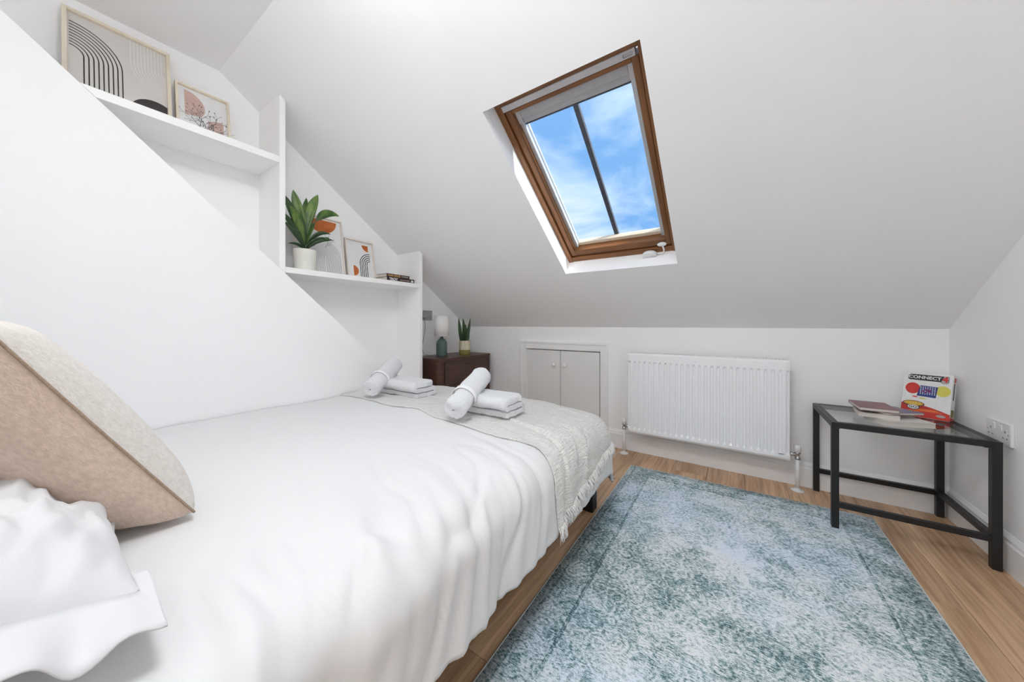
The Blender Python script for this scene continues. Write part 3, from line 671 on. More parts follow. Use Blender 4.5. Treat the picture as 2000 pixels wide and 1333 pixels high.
for j in range(len(zs) - 1):
    for i in range(nx_ - 1): fm_.f.append((j * nx_ + i, j * nx_ + i + 1, (j + 1) * nx_ + i + 1, (j + 1) * nx_ + i))
fm_.build('front_panel', 'radiator_white', rd, solid=0.004, fix=False)
MB().box(RX0 + 0.01, RX1 - 0.01, -0.055, -0.040, RZ0 + 0.01, RZ1 - 0.02).build('back_panel', 'radiator_white', rd, bevel=0.003)
for xa in (RX0 + 0.002, RX1 - 0.006):
    MB().box(xa, xa + 0.004, RY - D + 0.008, -0.042, RZ0 + 0.006, RZ1 - 0.002).build('side_panel', 'radiator_white', rd, bevel=0.001)
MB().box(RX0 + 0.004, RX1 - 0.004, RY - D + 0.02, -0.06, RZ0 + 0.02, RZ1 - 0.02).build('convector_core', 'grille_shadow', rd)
gr = MB()
ng = 60
for i in range(ng):
    x_ = RX0 + 0.008 + (wR - 0.016) * i / (ng - 1); gr.box(x_ - 0.0035, x_ + 0.0035, RY - D + 0.010, -0.044, RZ1 - 0.004, RZ1 + 0.003)
gr.box(RX0 + 0.004, RX1 - 0.004, RY - D + 0.006, RY - D + 0.014, RZ1 - 0.004, RZ1 + 0.003); gr.box(RX0 + 0.004, RX1 - 0.004, -0.050, -0.042, RZ1 - 0.004, RZ1 + 0.003)
gr.build('top_grille', 'radiator_white', rd)
MB().box(RX1 - 0.002, RX1 + 0.016, -0.092, -0.066, RZ1 - 0.060, RZ1 - 0.040).build('bleed_plug', 'radiator_white', rd, bevel=0.003)
for sx, xe in ((-1, RX0), (1, RX1)):
    xv = xe + sx * 0.036; yv = -0.092
    v = thing_v = MB().lathe([(0.011, 0), (0.013, 0.004), (0.013, 0.010), (0.009, 0.014), (0.009, 0.030), (0.014, 0.034), (0.014, 0.042), (0.0005, 0.044)], 20).build('valve_body', 'chrome', rd, smooth=True)
    v.location = (xv, yv, RZ0 + 0.002)
    hz = MB().tube([(xe - sx * 0.004, yv, RZ0 + 0.028), (xv - sx * 0.022, yv, RZ0 + 0.028), (xv, yv, RZ0 + 0.028)], 0.009, 12, [1.2, 1.2, 0.9]).build('valve_tail', 'chrome', rd, smooth=True)
    cp = MB().lathe([(0.0125, 0), (0.0165, 0.002), (0.015, 0.034), (0.012, 0.037), (0.0005, 0.037)], 20).build('valve_cap', 'plastic_white', rd, smooth=True); cp.location = (xv, yv, RZ0 + 0.044)
    pi_ = MB().lathe([(0.010, 0.0), (0.010, RZ0 + 0.004), (0.0005, RZ0 + 0.005)], 16).build('pipe', 'plastic_white', rd, smooth=True); pi_.location = (xv, yv, 0)
    co = MB().lathe([(0.030, 0.0), (0.029, 0.004), (0.014, 0.008), (0.012, 0.016), (0.0005, 0.017)], 24).build('pipe_collar', 'plastic_white', rd, smooth=True); co.location = (xv, yv, 0)
MB().box(RX1 - 0.050, RX1 - 0.026, RY - D - 0.0008, RY - D + 0.002, RZ0 + 0.030, RZ0 + 0.034).build('maker_badge', 'ink_grey', rd)

# ================================================================== CORNER TABLE
TX0, TX1, TY0, TY1, TZ = 0.366, 0.834, 2.050, 2.488, 0.486
LT = 0.025
ct = thing('side_table', 'square black metal side table with a clear glass top', 'table', (TX0, TY0, 0))
tw, td = TX1 - TX0, TY1 - TY0
for xa in (0, tw - LT):
    for ya in (0, td - LT):
        zb_ = 0.0085 if (xa == 0 and ya == 0) else 0.0
        MB().box(xa, xa + LT, ya, ya + LT, zb_, TZ - 0.0005).build('leg', 'black_metal', ct, bevel=0.0012)
for ya in (0, td - LT):
    MB().box(LT, tw - LT, ya, ya + LT, TZ - LT, TZ).build('top_rail', 'black_metal', ct, bevel=0.0012)
    MB().box(LT, tw - LT, ya + 0.002, ya + LT - 0.002, 0.102, 0.125).build('stretcher', 'black_metal', ct, bevel=0.0012)
for xa in (0, tw - LT): MB().box(xa, xa + LT, LT, td - LT, TZ - LT, TZ).build('top_rail', 'black_metal', ct, bevel=0.0012)
MB().box(tw - LT + 0.002, tw - 0.002, LT, td - LT, 0.102, 0.125).build('stretcher', 'black_metal', ct, bevel=0.0012)
MB().box(LT - 0.004, tw - LT + 0.004, LT - 0.004, td - LT + 0.004, TZ - 0.0068, TZ - 0.0008).build('glass_top', 'table_glass', ct)
for xa in (LT, tw - LT - 0.006):
    MB().lathe([(0.006, 0), (0.006, 0.008), (0.0005, 0.009)], 12, (xa + 0.003, LT + 0.006, TZ - LT - 0.008)).build('glass_pad', 'black_metal', ct, smooth=True)

# books on the table: each lies flat; fore edges face the room
ZT = TZ - 0.0006
def flat_book(label, cx_, cy_, rot, ln, wd, th, z, cover):
    t = thing('book', label, 'book', (cx_, cy_, z), (0, 0, rot))
    c = MB(); c.box(-ln / 2, ln / 2, -wd / 2, wd / 2, 0, 0.0014); c.box(-ln / 2, ln / 2, -wd / 2, wd / 2, th - 0.0014, th); c.box(-ln / 2, ln / 2, wd / 2 - 0.0016, wd / 2, 0.0014, th - 0.0014)
    c.build('cover', cover, t)
    MB().box(-ln / 2 + 0.0015, ln / 2 - 0.0015, -wd / 2 + 0.0015, wd / 2 - 0.0016, 0.0014, th - 0.0014).build('pages', 'page_edge', t)
    return t
def corner_book(label, x0, y0, rot, ln, wd, th, z, cover):
    """near-left corner at (x0, y0)"""
    c, s_ = math.cos(rot), math.sin(rot)
    return flat_book(label, x0 + c * ln / 2 - s_ * wd / 2, y0 + s_ * ln / 2 + c * wd / 2, rot, ln, wd, th, z, cover)
corner_book('cream paperback at the bottom right of the table stack, long page edge towards the room', 0.548, 2.104, math.radians(20), 0.172, 0.125, 0.022, ZT, 'cover_cream')
corner_book('cream paperback second from the bottom of the table stack, under the burgundy ones', 0.474, 2.152, math.radians(-6), 0.128, 0.176, 0.017, ZT + 0.0222, 'cover_cream')
corner_book('blue and red paperback sticking out to the right in the table stack', 0.560, 2.142, math.radians(33), 0.165, 0.12, 0.010, ZT + 0.0394, 'cover_blue')
corner_book('burgundy paperback on top of the stack on the glass table', 0.478, 2.150, math.radians(0), 0.124, 0.178, 0.014, ZT + 0.0496, 'cover_burgundy')

# ------------------------------------------------------------------ travel game box leaning in the corner
bw_, bh_, bd_ = 0.152, 0.214, 0.042
bp0, bp1 = Vector((0.681, 2.428, 0)), Vector((0.806, 2.344, 0))
ang = math.atan2((bp1 - bp0).y, (bp1 - bp0).x); lean = math.radians(14)
gb = thing('board_game_box', 'white red and blue boxed connect-four travel game leaning in the corner', 'game box', ((bp0.x + bp1.x) / 2, (bp0.y + bp1.y) / 2, ZT + 0.0012))
gb.rotation_euler = (Matrix.Rotation(ang, 4, 'Z') @ Matrix.Rotation(-lean, 4, 'X')).to_euler()
bx_ = MB().box(-bw_ / 2, bw_ / 2, 0, bd_, 0, bh_).build('carton', 'print_white', gb, bevel=0.0012)
FM = lambda x_, z_, d_=0.0: Matrix.Translation((x_, -0.0004 - d_, z_)) @ Matrix.Rotation(PI / 2, 4, 'X')
def flat(name, m_, pts, d_=0.0):
    mb = MB(); mb.prism(pts, 1, -0.0005 - d_, 0.0002 - d_); return mb.build(name, m_, bx_)
def ell(cx_, cz_, a, b_, n=24): return [(cx_ + a * math.cos(2 * PI * i / n), cz_ + b_ * math.sin(2 * PI * i / n)) for i in range(n)]
flat('title_plate', 'print_black', [(-0.062, 0.180), (-0.062, 0.196), (-0.054, 0.204), (0.064, 0.204), (0.064, 0.174), (0.044, 0.170), (0.040, 0.176), (-0.056, 0.176)])
text_mesh('CONNECT', 0.0205, 'print_white', bx_, FM(-0.010, 0.190, 0.0006), bold=0.0005, sx=1.02)
flat('numeral_plate', 'print_grey', [(0.040, 0.172), (0.046, 0.168), (0.062, 0.170), (0.063, 0.205), (0.050, 0.205)], 0.0006)
text_mesh('4', 0.036, 'print_red', bx_, FM(0.053, 0.188, 0.0012), bold=0.0012)
flat('red_disc', 'print_red', ell(-0.044, 0.135, 0.024, 0.027), 0.0)
flat('yellow_disc', 'print_yellow', ell(0.049, 0.133, 0.023, 0.025), 0.0)
flat('game_board', 'print_blue', [(-0.029, 0.100), (0.030, 0.098), (0.034, 0.150), (-0.020, 0.152)], 0.0006)
mb = MB()
for i in range(7):
    for j in range(6):
        xx, zz = -0.018 + 0.0073 * i, 0.112 + 0.0066 * j
        mb.prism(ell(xx, zz, 0.0020, 0.0020, 8), 1, -0.0018, -0.001)
mb.build('board_holes', 'print_white', bx_)
mb = MB()
for i, j in ((1, 2), (2, 3), (3, 2), (3, 3), (4, 3), (4, 2), (2, 1)): mb.prism(ell(-0.018 + 0.0073 * i, 0.112 + 0.0066 * j, 0.0024, 0.0024, 8), 1, -0.0021, -0.0017)
mb.build('board_counters', 'print_red', bx_)
flat('red_counters', 'print_red', ell(-0.034, 0.0945, 0.009, 0.003), 0.0)
flat('yellow_counters', 'print_yellow', ell(-0.010, 0.0895, 0.013, 0.003), 0.0)
flat('red_band', 'print_red', [(-0.0755, 0.0005), (0.0755, 0.0005), (0.0755, 0.030), (0.050, 0.040), (0.02, 0.050), (-0.012, 0.058), (-0.045, 0.062), (-0.0755, 0.060)])
flat('orange_swoosh', 'print_orange', [(-0.0755, 0.018), (-0.05, 0.028), (-0.01, 0.040), (0.03, 0.040), (0.06, 0.030), (0.03, 0.030), (-0.01, 0.028), (-0.045, 0.012), (-0.07, 0.002), (-0.0755, 0.002)], 0.0004)
flat('yellow_corner', 'print_yellow', [(-0.0755, 0.0005), (-0.030, 0.0005), (-0.05, 0.012), (-0.0755, 0.016)], 0.0006)
flat('badge_outline', 'print_black', ell(-0.036, 0.061, 0.035, 0.014), 0.0008); flat('badge', 'print_amber', ell(-0.036, 0.062, 0.032, 0.011), 0.0012)
text_mesh('GRAB &', 0.014, 'print_yellow', bx_, FM(-0.036, 0.062, 0.0018), bold=0.0003)
flat('badge_outline', 'print_black', ell(-0.036, 0.044, 0.021, 0.013), 0.0010); flat('badge', 'print_white', ell(-0.036, 0.044, 0.018, 0.010), 0.0014)
text_mesh('GO', 0.017, 'print_black', bx_, FM(-0.036, 0.044, 0.0020), bold=0.0003)
flat('maker_oval', 'print_grey', ell(0.050, 0.017, 0.014, 0.006), 0.0008)
mb = MB(); mb.box(bw_ / 2 - 0.0002, bw_ / 2 + 0.0005, 0.012, 0.030, 0.182, 0.204); mb.build('side_mark', 'print_red', bx_)
mb = MB(); mb.box(bw_ / 2 - 0.0002, bw_ / 2 + 0.0005, 0.012, 0.022, 0.100, 0.178); mb.build('side_title', 'print_black', bx_)
mb = MB(); mb.box(bw_ / 2 - 0.0002, bw_ / 2 + 0.0005, 0.0, bd_, 0.0005, 0.020); mb.build('side_red_band', 'print_red', bx_)
mb = MB(); mb.box(bw_ / 2 - 0.0001, bw_ / 2 + 0.0006, 0.006, 0.034, 0.022, 0.055); mb.build('side_picture', 'pot_olive', bx_)

# ================================================================== RUG
rg = bpy.data.materials.new('distressed_rug'); rg.use_nodes = True; t = rg.node_tree; b = t.nodes['Principled BSDF']; M['distressed_rug'] = rg
def rug_nodes():
    uv = nn(t, 'ShaderNodeTexCoord')
    def vnoise(scale, detail=6, stretch=(1, 1, 1), dist=0.0, loc=(0, 0, 0)):
        mpn = nn(t, 'ShaderNodeMapping'); mpn.inputs['Scale'].default_value = stretch; mpn.inputs['Location'].default_value = loc
        n = nn(t, 'ShaderNodeTexNoise'); n.inputs['Scale'].default_value = scale; n.inputs['Detail'].default_value = detail; n.inputs['Roughness'].default_value = 0.62; n.inputs['Distortion'].default_value = dist
        t.links.new(uv.outputs['UV'], mpn.inputs['Vector']); t.links.new(mpn.outputs[0], n.inputs['Vector']); return n.outputs['Fac']
    def ramp(src, p0, p1, c0, c1):
        r = nn(t, 'ShaderNodeValToRGB'); r.color_ramp.elements[0].position = p0; r.color_ramp.elements[1].position = p1
        r.color_ramp.elements[0].color = (*c0, 1); r.color_ramp.elements[1].color = (*c1, 1); t.links.new(src, r.inputs['Fac']); return r.outputs[0]
    def mth(op, a, b_=None, c=None):
        m_ = nn(t, 'ShaderNodeMath', operation=op)
        for i, q in enumerate((a, b_, c)):
            if q is None: continue
            if isinstance(q, (int, float)): m_.inputs[i].default_value = q
            else: t.links.new(q, m_.inputs[i])
        return m_.outputs[0]
    def mix(f, a, b_, bt='MIX'):
        m_ = nn(t, 'ShaderNodeMix', data_type='RGBA', blend_type=bt)
        for i, q in ((0, f), (6, a), (7, b_)):
            if isinstance(q, tuple): m_.inputs[i].default_value = (*q, 1)
            elif isinstance(q, (int, float)): m_.inputs[i].default_value = q
            else: t.links.new(q, m_.inputs[i])
        return m_.outputs[2]
    sep = nn(t, 'ShaderNodeSeparateXYZ'); t.links.new(uv.outputs['UV'], sep.inputs[0]); U, V = sep.outputs[0], sep.outputs[1]
    # motif field: curling vine pattern (smooth voronoi rings warped by noise)
    wn_ = nn(t, 'ShaderNodeTexNoise'); wn_.inputs['Scale'].default_value = 16; wn_.inputs['Detail'].default_value = 3
    t.links.new(uv.outputs['UV'], wn_.inputs['Vector'])
    wa = nn(t, 'ShaderNodeVectorMath', operation='MULTIPLY_ADD'); wa.inputs[1].default_value = (0.05, 0.05, 0); t.links.new(wn_.outputs['Color'], wa.inputs[0]); t.links.new(uv.outputs['UV'], wa.inputs[2])
    vo = nn(t, 'ShaderNodeTexVoronoi', feature='F1'); vo.inputs['Scale'].default_value = 17; t.links.new(wa.outputs[0], vo.inputs['Vector'])
    rings = mth('SINE', mth('MULTIPLY', vo.outputs['Distance'], 24.0))
    vo2 = nn(t, 'ShaderNodeTexVoronoi', feature='DISTANCE_TO_EDGE'); vo2.inputs['Scale'].default_value = 33; t.links.new(wa.outputs[0], vo2.inputs['Vector'])
    edge = mth('LESS_THAN', vo2.outputs['Distance'], 0.09)
    # symmetric medallions: folded coordinates
    fu = mth('ABSOLUTE', mth('SUBTRACT', U, 0.55)); fv = mth('ABSOLUTE', mth('SUBTRACT', V, 1.10))
    rr = mth('SQRT', mth('ADD', mth('MULTIPLY', mth('MULTIPLY', fu, fu), 1.0), mth('MULTIPLY', mth('MULTIPLY', fv, fv), 0.8)))
    an = mth('ARCTAN2', fv, fu)
    pet = mth('ADD', mth('MULTIPLY', mth('COSINE', mth('MULTIPLY', an, 8.0)), 0.028), rr)
    medal = mth('SINE', mth('MULTIPLY', pet, 34.0))
    core = mth('LESS_THAN', pet, 0.085)
    pile = vnoise(230, 2, (0.4, 1, 1))
    fine = vnoise(520, 1, (0.6, 1, 1))
    wear = vnoise(2.6, 3, (1, 1, 1), 0.6, (3.1, 1.7, 0))
    wear2 = vnoise(11, 3, (0.7, 1, 1), 0.3)
    # signal
    sgn = mth('ADD', mth('MULTIPLY', rings, 0.14), mth('MULTIPLY', medal, 0.09))
    sgn = mth('ADD', sgn, mth('MULTIPLY', edge, 0.15))
    sgn = mth('ADD', sgn, mth('MULTIPLY', core, 0.18))
    sgn = mth('ADD', sgn, mth('MULTIPLY', mth('SUBTRACT', pile, 0.5), 2.1))
    sgn = mth('ADD', sgn, mth('MULTIPLY', mth('SUBTRACT', fine, 0.5), 1.3))
    sgn = mth('ADD', sgn, mth('MULTIPLY', mth('SUBTRACT', wear, 0.5), 1.15))
    sgn = mth('ADD', sgn, mth('MULTIPLY', mth('SUBTRACT', wear2, 0.5), 0.9))
    # border: a deeper band near the edges with a dark guard line
    du = mth('MINIMUM', U, mth('SUBTRACT', 1.10, U)); dv = mth('MINIMUM', mth('SUBTRACT', 1.80, V), V); dd = mth('MINIMUM', du, dv)
    band = mth('LESS_THAN', dd, 0.125)
    guard = mth('LESS_THAN', mth('ABSOLUTE', mth('SUBTRACT', dd, 0.128)), 0.006)
    guard2 = mth('LESS_THAN', mth('ABSOLUTE', mth('SUBTRACT', dd, 0.030)), 0.004)
    sgn = mth('SUBTRACT', sgn, mth('MULTIPLY', band, 0.17)); sgn = mth('SUBTRACT', sgn, mth('MULTIPLY', guard, 0.30)); sgn = mth('SUBTRACT', sgn, mth('MULTIPLY', guard2, 0.18))
    val = mth('ADD', sgn, 0.66)
    r = nn(t, 'ShaderNodeValToRGB'); cr = r.color_ramp
    cr.elements[0].position = 0.0; cr.elements[0].color = (0.035, 0.085, 0.095, 1)
    cr.elements[-1].position = 1.0; cr.elements[-1].color = (0.80, 0.83, 0.85, 1)
    for p, c in ((0.25, (0.115, 0.21, 0.225)), (0.48, (0.30, 0.415, 0.43)), (0.72, (0.56, 0.64, 0.66))):
        e_ = cr.elements.new(p); e_.color = (*c, 1)
    t.links.new(val, r.inputs['Fac'])
    cold = mix(ramp(vnoise(1.7, 3, (1, 1, 1), 0, (8, 3, 0)), 0.42, 0.6, (0, 0, 0), (0.55, 0.55, 0.55)), r.outputs[0], mix(1.0, r.outputs[0], (0.82, 0.95, 1.12), 'MULTIPLY'))
    t.links.new(cold, b.inputs['Base Color'])
    b.inputs['Roughness'].default_value = 0.95; b.inputs['Sheen Weight'].default_value = 0.1
    bp = nn(t, 'ShaderNodeBump'); bp.inputs['Strength'].default_value = 0.35; bp.inputs['Distance'].default_value = 0.002
    t.links.new(pile, bp.inputs['Height']); t.links.new(bp.outputs[0], b.inputs['Normal'])
rug_nodes()
mat('rug_binding', (0.62, 0.66, 0.64), 0.9, var=0.2, vscale=200)
RC = [Vector((-0.556, 0.43)), Vector((0.532, 0.43)), Vector((0.546, 2.258)), Vector((-0.558, 2.222))]
def rug_pt(u, v):
    a = RC[0].lerp(RC[1], u); c = RC[3].lerp(RC[2], u); return a.lerp(c, v)
mb = MB(); uvs = []
for j in range(31):
    for i in range(21):
        p = rug_pt(i / 20, j / 30); mb.v.append((p.x, p.y, 0.0075 + 0.0006 * fbm(p.x * 6, p.y * 6))); uvs.append((i / 20 * 1.10, j / 30 * 1.80))
for j in range(30):
    for i in range(20): mb.f.append((j * 21 + i, j * 21 + i + 1, (j + 1) * 21 + i + 1, (j + 1) * 21 + i))
rgth = thing('area_rug', 'teal and white distressed oriental rug on the floor beside the bed', 'rug', (0, 1.3, 0))
o = mb.build('rug_pile', 'distressed_rug', rgth, uvs=uvs, solid=0.007, smooth=True, fix=False); o.location = (0, -1.3, 0)
bd = []
for i in range(41): bd.append(rug_pt(i / 40, 0))
for i in range(1, 41): bd.append(rug_pt(1, i / 40))
for i in range(1, 41): bd.append(rug_pt(1 - i / 40, 1))
for i in range(1, 40): bd.append(rug_pt(0, 1 - i / 40))
bd.append(bd[0])
o = MB().tube([(p.x, p.y, 0.0046) for p in bd], 0.0038, 6).build('bound_edge', 'rug_binding', rgth, smooth=True); o.location = (0, -1.3, 0)

# ================================================================== BED
bed = thing('bed', 'low black-framed double bed along the stair bulkhead', 'bed', (-1.27, 0.68, 0))
ox_, oy_ = -1.27, 0.68
BX0, BX1, BY0, BY1 = -1.965, -0.575, -0.38, 1.62
def bb(name, m_, x0, x1, y0, y1, z0, z1, bev=0.003): return MB().box(x0 - ox_, x1 - ox_, y0 - oy_, y1 - oy_, z0, z1).build(name, m_, bed, bevel=bev)
bb('side_rail', 'bed_black', BX0, BX0 + 0.03, BY0, BY1, 0.14, 0.26); bb('side_rail', 'bed_black', BX1 - 0.03, BX1, BY0, BY1, 0.19, 0.27)
bb('end_rail', 'bed_black', BX0 + 0.03, BX1 - 0.03, BY1 - 0.03, BY1, 0.19, 0.27); bb('end_rail', 'bed_black', BX0 + 0.03, BX1 - 0.03, BY0, BY0 + 0.03, 0.19, 0.27)
for xa in (BX0 + 0.001, BX1 - 0.061):
    for ya in (BY0 + 0.001, BY1 - 0.061): bb('leg', 'bed_black', xa, xa + 0.06, ya, ya + 0.06, 0, 0.19)
for k in range(13):
    y0 = BY0 + 0.06 + k * 0.148; bb('slat', 'pale_wood', BX0 + 0.03, BX1 - 0.03, y0, y0 + 0.07, 0.245, 0.262, 0)
bb('mattress', 'mattress_cloth', BX0 + 0.01, BX1 - 0.01, BY0 + 0.01, BY1 - 0.02, 0.263, 0.465, 0.04)
bb('headboard', 'bed_black', BX0, BX1, BY0 - 0.04, BY0 - 0.002, 0.10, 0.80)

# duvet surface: p across the bed, q along it; overflow beyond the edges rounds over and hangs
DXE, DYE, DR = -0.610, 1.565, 0.115
ARC = DR * PI / 2
def base_pt(p, q):
    ox, oy = max(0.0, p - DXE), max(0.0, q - DYE)
    d = math.hypot(ox, oy)
    xx, yy = min(p, DXE), min(q, DYE)
    fx = (xx + 1.975) / 1.36
    z = 0.487 + 0.034 * math.sin(PI * min(max(fx * 0.9 + 0.05, 0), 1)) ** 0.8
    z -= 0.014 * max(0, (yy - 1.1) / 0.5) ** 2
    if d > 0:
        if d < ARC: out, dn = DR * math.sin(d / DR), DR * (1 - math.cos(d / DR))
        else: out, dn = DR + 0.06 * (d - ARC), DR + 0.998 * (d - ARC)
        xx += out * ox / d; yy += out * oy / d; z -= dn
    return Vector((xx, yy, z)), d
def base_n(p, q):
    e_ = 0.004
    a = base_pt(p + e_, q)[0] - base_pt(p - e_, q)[0]; c = base_pt(p, q + e_)[0] - base_pt(p, q - e_)[0]
    n = a.cross(c); return n.normalized() if n.length > 1e-9 else Vector((0, 0, 1))
def ridge(x): return 1 - abs(2 * (x - math.floor(x + 0.5)))
def duvet_h(p, q):
    _, d = base_pt(p, q)
    side = max(0.0, min(1.0, (p - (DXE - 0.45)) / 0.55))
    h_ = 0.007 * fbm(p * 2.3 + 5, q * 2.3, 0.3, 3) + 0.0025 * fbm(p * 9, q * 5, 1.7, 3)
    # hanging folds run down the side, leaning a little, stronger towards the head
    ph = q + 0.25 * (p - DXE) + 0.05 * fbm(p * 3, q * 3, 4.2, 2)
    f1 = fbm(ph * 7.5, p * 1.2, 9.1, 3); f2 = fbm(ph * 19, p * 1.6, 2.2, 3)
    amp = side ** 1.6 * (1.0 if q < 1.0 else max(0.5, 1 - (q - 1.0)))
    near = max(0.35, min(1.0, 1.25 - 0.5 * q))
    h_ += amp * near * (0.030 * f1 + 0.010 * f2)
    # a few sharp drawn creases
    cr = abs(fbm(ph * 5.0, p * 1.4, 14.3, 2)); h_ -= amp * near * 0.014 * max(0, 1 - cr / 0.10)
    if q > DYE: h_ += 0.008 * fbm(p * 8, q * 1.5, 3.3, 3) * min(1, (q - DYE) / 0.1)
    return h_
NP, NQ = 190, 230
P0, P1, Q0, Q1 = -1.975, DXE + 0.338, -0.37, DYE + 0.35
mb = MB()
for j in range(NQ + 1):
    for i in range(NP + 1):
        a = i / NP; p = P0 + (P1 - P0) * a; q = Q0 + (Q1 - Q0) * j / NQ
        ox, oy = max(0, p - DXE), max(0, q - DYE)
        if ox > 0 and oy > 0:      # limit how far the corner hangs
            d = math.hypot(ox, oy); lim = 0.385
            k = 1.0 if d < 1e-6 else min(1.0, lim / d * (0.5 + 0.5 * min(1, d / lim))) if d > lim else 1.0
            p, q = DXE + ox * k, DYE + oy * k
        b_, d = base_pt(p, q); n = base_n(p, q)
        if n.z < -0.01: n = -n
        hem = 0.012 * fbm(q * 3.1, 7.7, 0, 2) if d > 0.2 else 0
        v = b_ + n * duvet_h(p, q); v.z += hem * (d - 0.2) / 0.14 if d > 0.2 else 0
        v.x = max(v.x, XP + 0.004)
        mb.v.append(tuple(v))
for j in range(NQ):
    for i in range(NP): mb.f.append((j * (NP + 1) + i, j * (NP + 1) + i + 1, (j + 1) * (NP + 1) + i + 1, (j + 1) * (NP + 1) + i))
dv = mb.build('duvet', 'duvet_cotton', smooth=True, solid=0.012, fix=False)
tag(dv, 'smooth white duvet spread over the whole bed, hanging down its side', 'duvet')

# ------------------------------------------------------------------ muslin throw across the foot of the bed
tm = bpy.data.materials.new('muslin'); tm.use_nodes = True; t = tm.node_tree; b = t.nodes['Principled BSDF']; M['muslin'] = tm
b.inputs['Base Color'].default_value = (0.80, 0.785, 0.755, 1); b.inputs['Roughness'].default_value = 0.95; b.inputs['Sheen Weight'].default_value = 0.2
tx = nn(t, 'ShaderNodeTexCoord')
def tnoise(scale, stretch, det=3):
    m_ = nn(t, 'ShaderNodeMapping'); m_.inputs['Scale'].default_value = stretch
    n = nn(t, 'ShaderNodeTexNoise'); n.inputs['Scale'].default_value = scale; n.inputs['Detail'].default_value = det
    t.links.new(tx.outputs['UV'], m_.inputs['Vector']); t.links.new(m_.outputs[0], n.inputs['Vector']); return n
n1 = tnoise(1, (170, 26, 1)); n2 = tnoise(1, (22, 120, 1))
ad = nn(t, 'ShaderNodeMath', operation='ADD'); t.links.new(n1.outputs['Fac'], ad.inputs[0]); t.links.new(n2.outputs['Fac'], ad.inputs[1])
bp = nn(t, 'ShaderNodeBump'); bp.inputs['Strength'].default_value = 1.0; bp.inputs['Distance'].default_value = 0.010
t.links.new(ad.outputs[0], bp.inputs['Height']); t.links.new(bp.outputs[0], b.inputs['Normal'])
TP0, TP1, TQ1 = -1.968, DXE + 0.286, DYE + 0.075
def throw_near(p):
    f = (p - TP0) / (TP1 - TP0)
    return 1.055 - 0.075 * f + 0.014 * math.sin(f * 17) * (1 - 0.4 * f) + 0.010 * math.sin(f * 31 + 1)
def throw_h(p, q):
    h_ = 0.0075
    w_ = q + 0.03 * fbm(p * 2.2, q * 2, 6.6, 2)
    for q0, a_, s_ in ((1.10, 0.004, 0.010), (1.17, 0.005, 0.009), (1.27, 0.006, 0.008), (1.36, 0.004, 0.008), (1.44, 0.005, 0.009), (1.52, 0.004, 0.008)):
        h_ += a_ * math.exp(-((w_ - q0) / s_) ** 2) * (0.5 + 0.8 * max(0, fbm(p * 2.5, q0 * 9, 3.1, 2) + 0.4))
    h_ += 0.0022 * fbm(p * 42, q * 9, 1.1, 2) + 0.002 * fbm(p * 8, q * 30, 8.1, 2)
    return h_
def throw_pt(a, c):
    pe = TP1 + 0.012 - 0.115 * c; p = TP0 + (pe - TP0) * a; qn = throw_near(p); q = qn + (TQ1 - qn) * c
    ox, oy = max(0, p - DXE), max(0, q - DYE)
    b_, d = base_pt(p, q); n = base_n(p, q)
    if n.z < -0.01: n = -n
    v = b_ + n * (duvet_h(p, q) + throw_h(p, q))
    edge = min(c / 0.02, 1.0); v -= n * 0.003 * (1 - edge)
    if d > 0.2: v.z += 0.012 * fbm(q * 9, 2.2, 0, 2) * (d - 0.2) / 0.08
    v.x = max(v.x, XP + 0.004)
    return v, p, q, n
th = thing('throw_blanket', 'cream crinkled muslin throw with a fringed end across the foot of the bed', 'throw', (-1.2, 1.3, 0.53))
NA, NC = 240, 120
mb = MB(); uvs = []
for j in range(NC + 1):
    for i in range(NA + 1):
        v, p, q, n = throw_pt(i / NA, j / NC); mb.v.append(tuple(v - Vector((-1.2, 1.3, 0.53)))); uvs.append((p, q))
for j in range(NC):
    for i in range(NA): mb.f.append((j * (NA + 1) + i, j * (NA + 1) + i + 1, (j + 1) * (NA + 1) + i + 1, (j + 1) * (NA + 1) + i))
mb.build('cloth', 'muslin', th, uvs=uvs, smooth=True, solid=0.003, fix=False)
mb = MB(); rf = random.Random(11)
for k in range(280):
    c = (k + rf.random()) / 280; v, p, q, n = throw_pt(1.0, c); v = v - Vector((-1.2, 1.3, 0.53))
    out = Vector((n.x, n.y, 0)).normalized() if (abs(n.x) + abs(n.y)) > 1e-3 else Vector((1, 0, 0))
    ln = 0.020 + 0.034 * rf.random(); sw = (rf.random() - 0.5) * 0.03; o_ = 0.004 + 0.012 * rf.random()
    pts = [v + Vector((0, 0, 0.004)), v + out * o_ + Vector((0, sw * 0.4, -ln * 0.35)), v + out * (o_ * 1.2) + Vector((0, sw * (0.6 + rf.random()), -ln * 0.7)), v + out * (o_ * (0.4 + 0.8 * rf.random())) + Vector((0, sw + (rf.random() - 0.5) * 0.02, -ln))]
    mb.tube(pts, 0.0011 + 0.0008 * rf.random(), 5, [1.1, 1.2, 1.0, 0.5])
fr = mb.build('fringe', 'fringe_thread', th, smooth=True, fix=False); fr['kind'] = 'stuff'

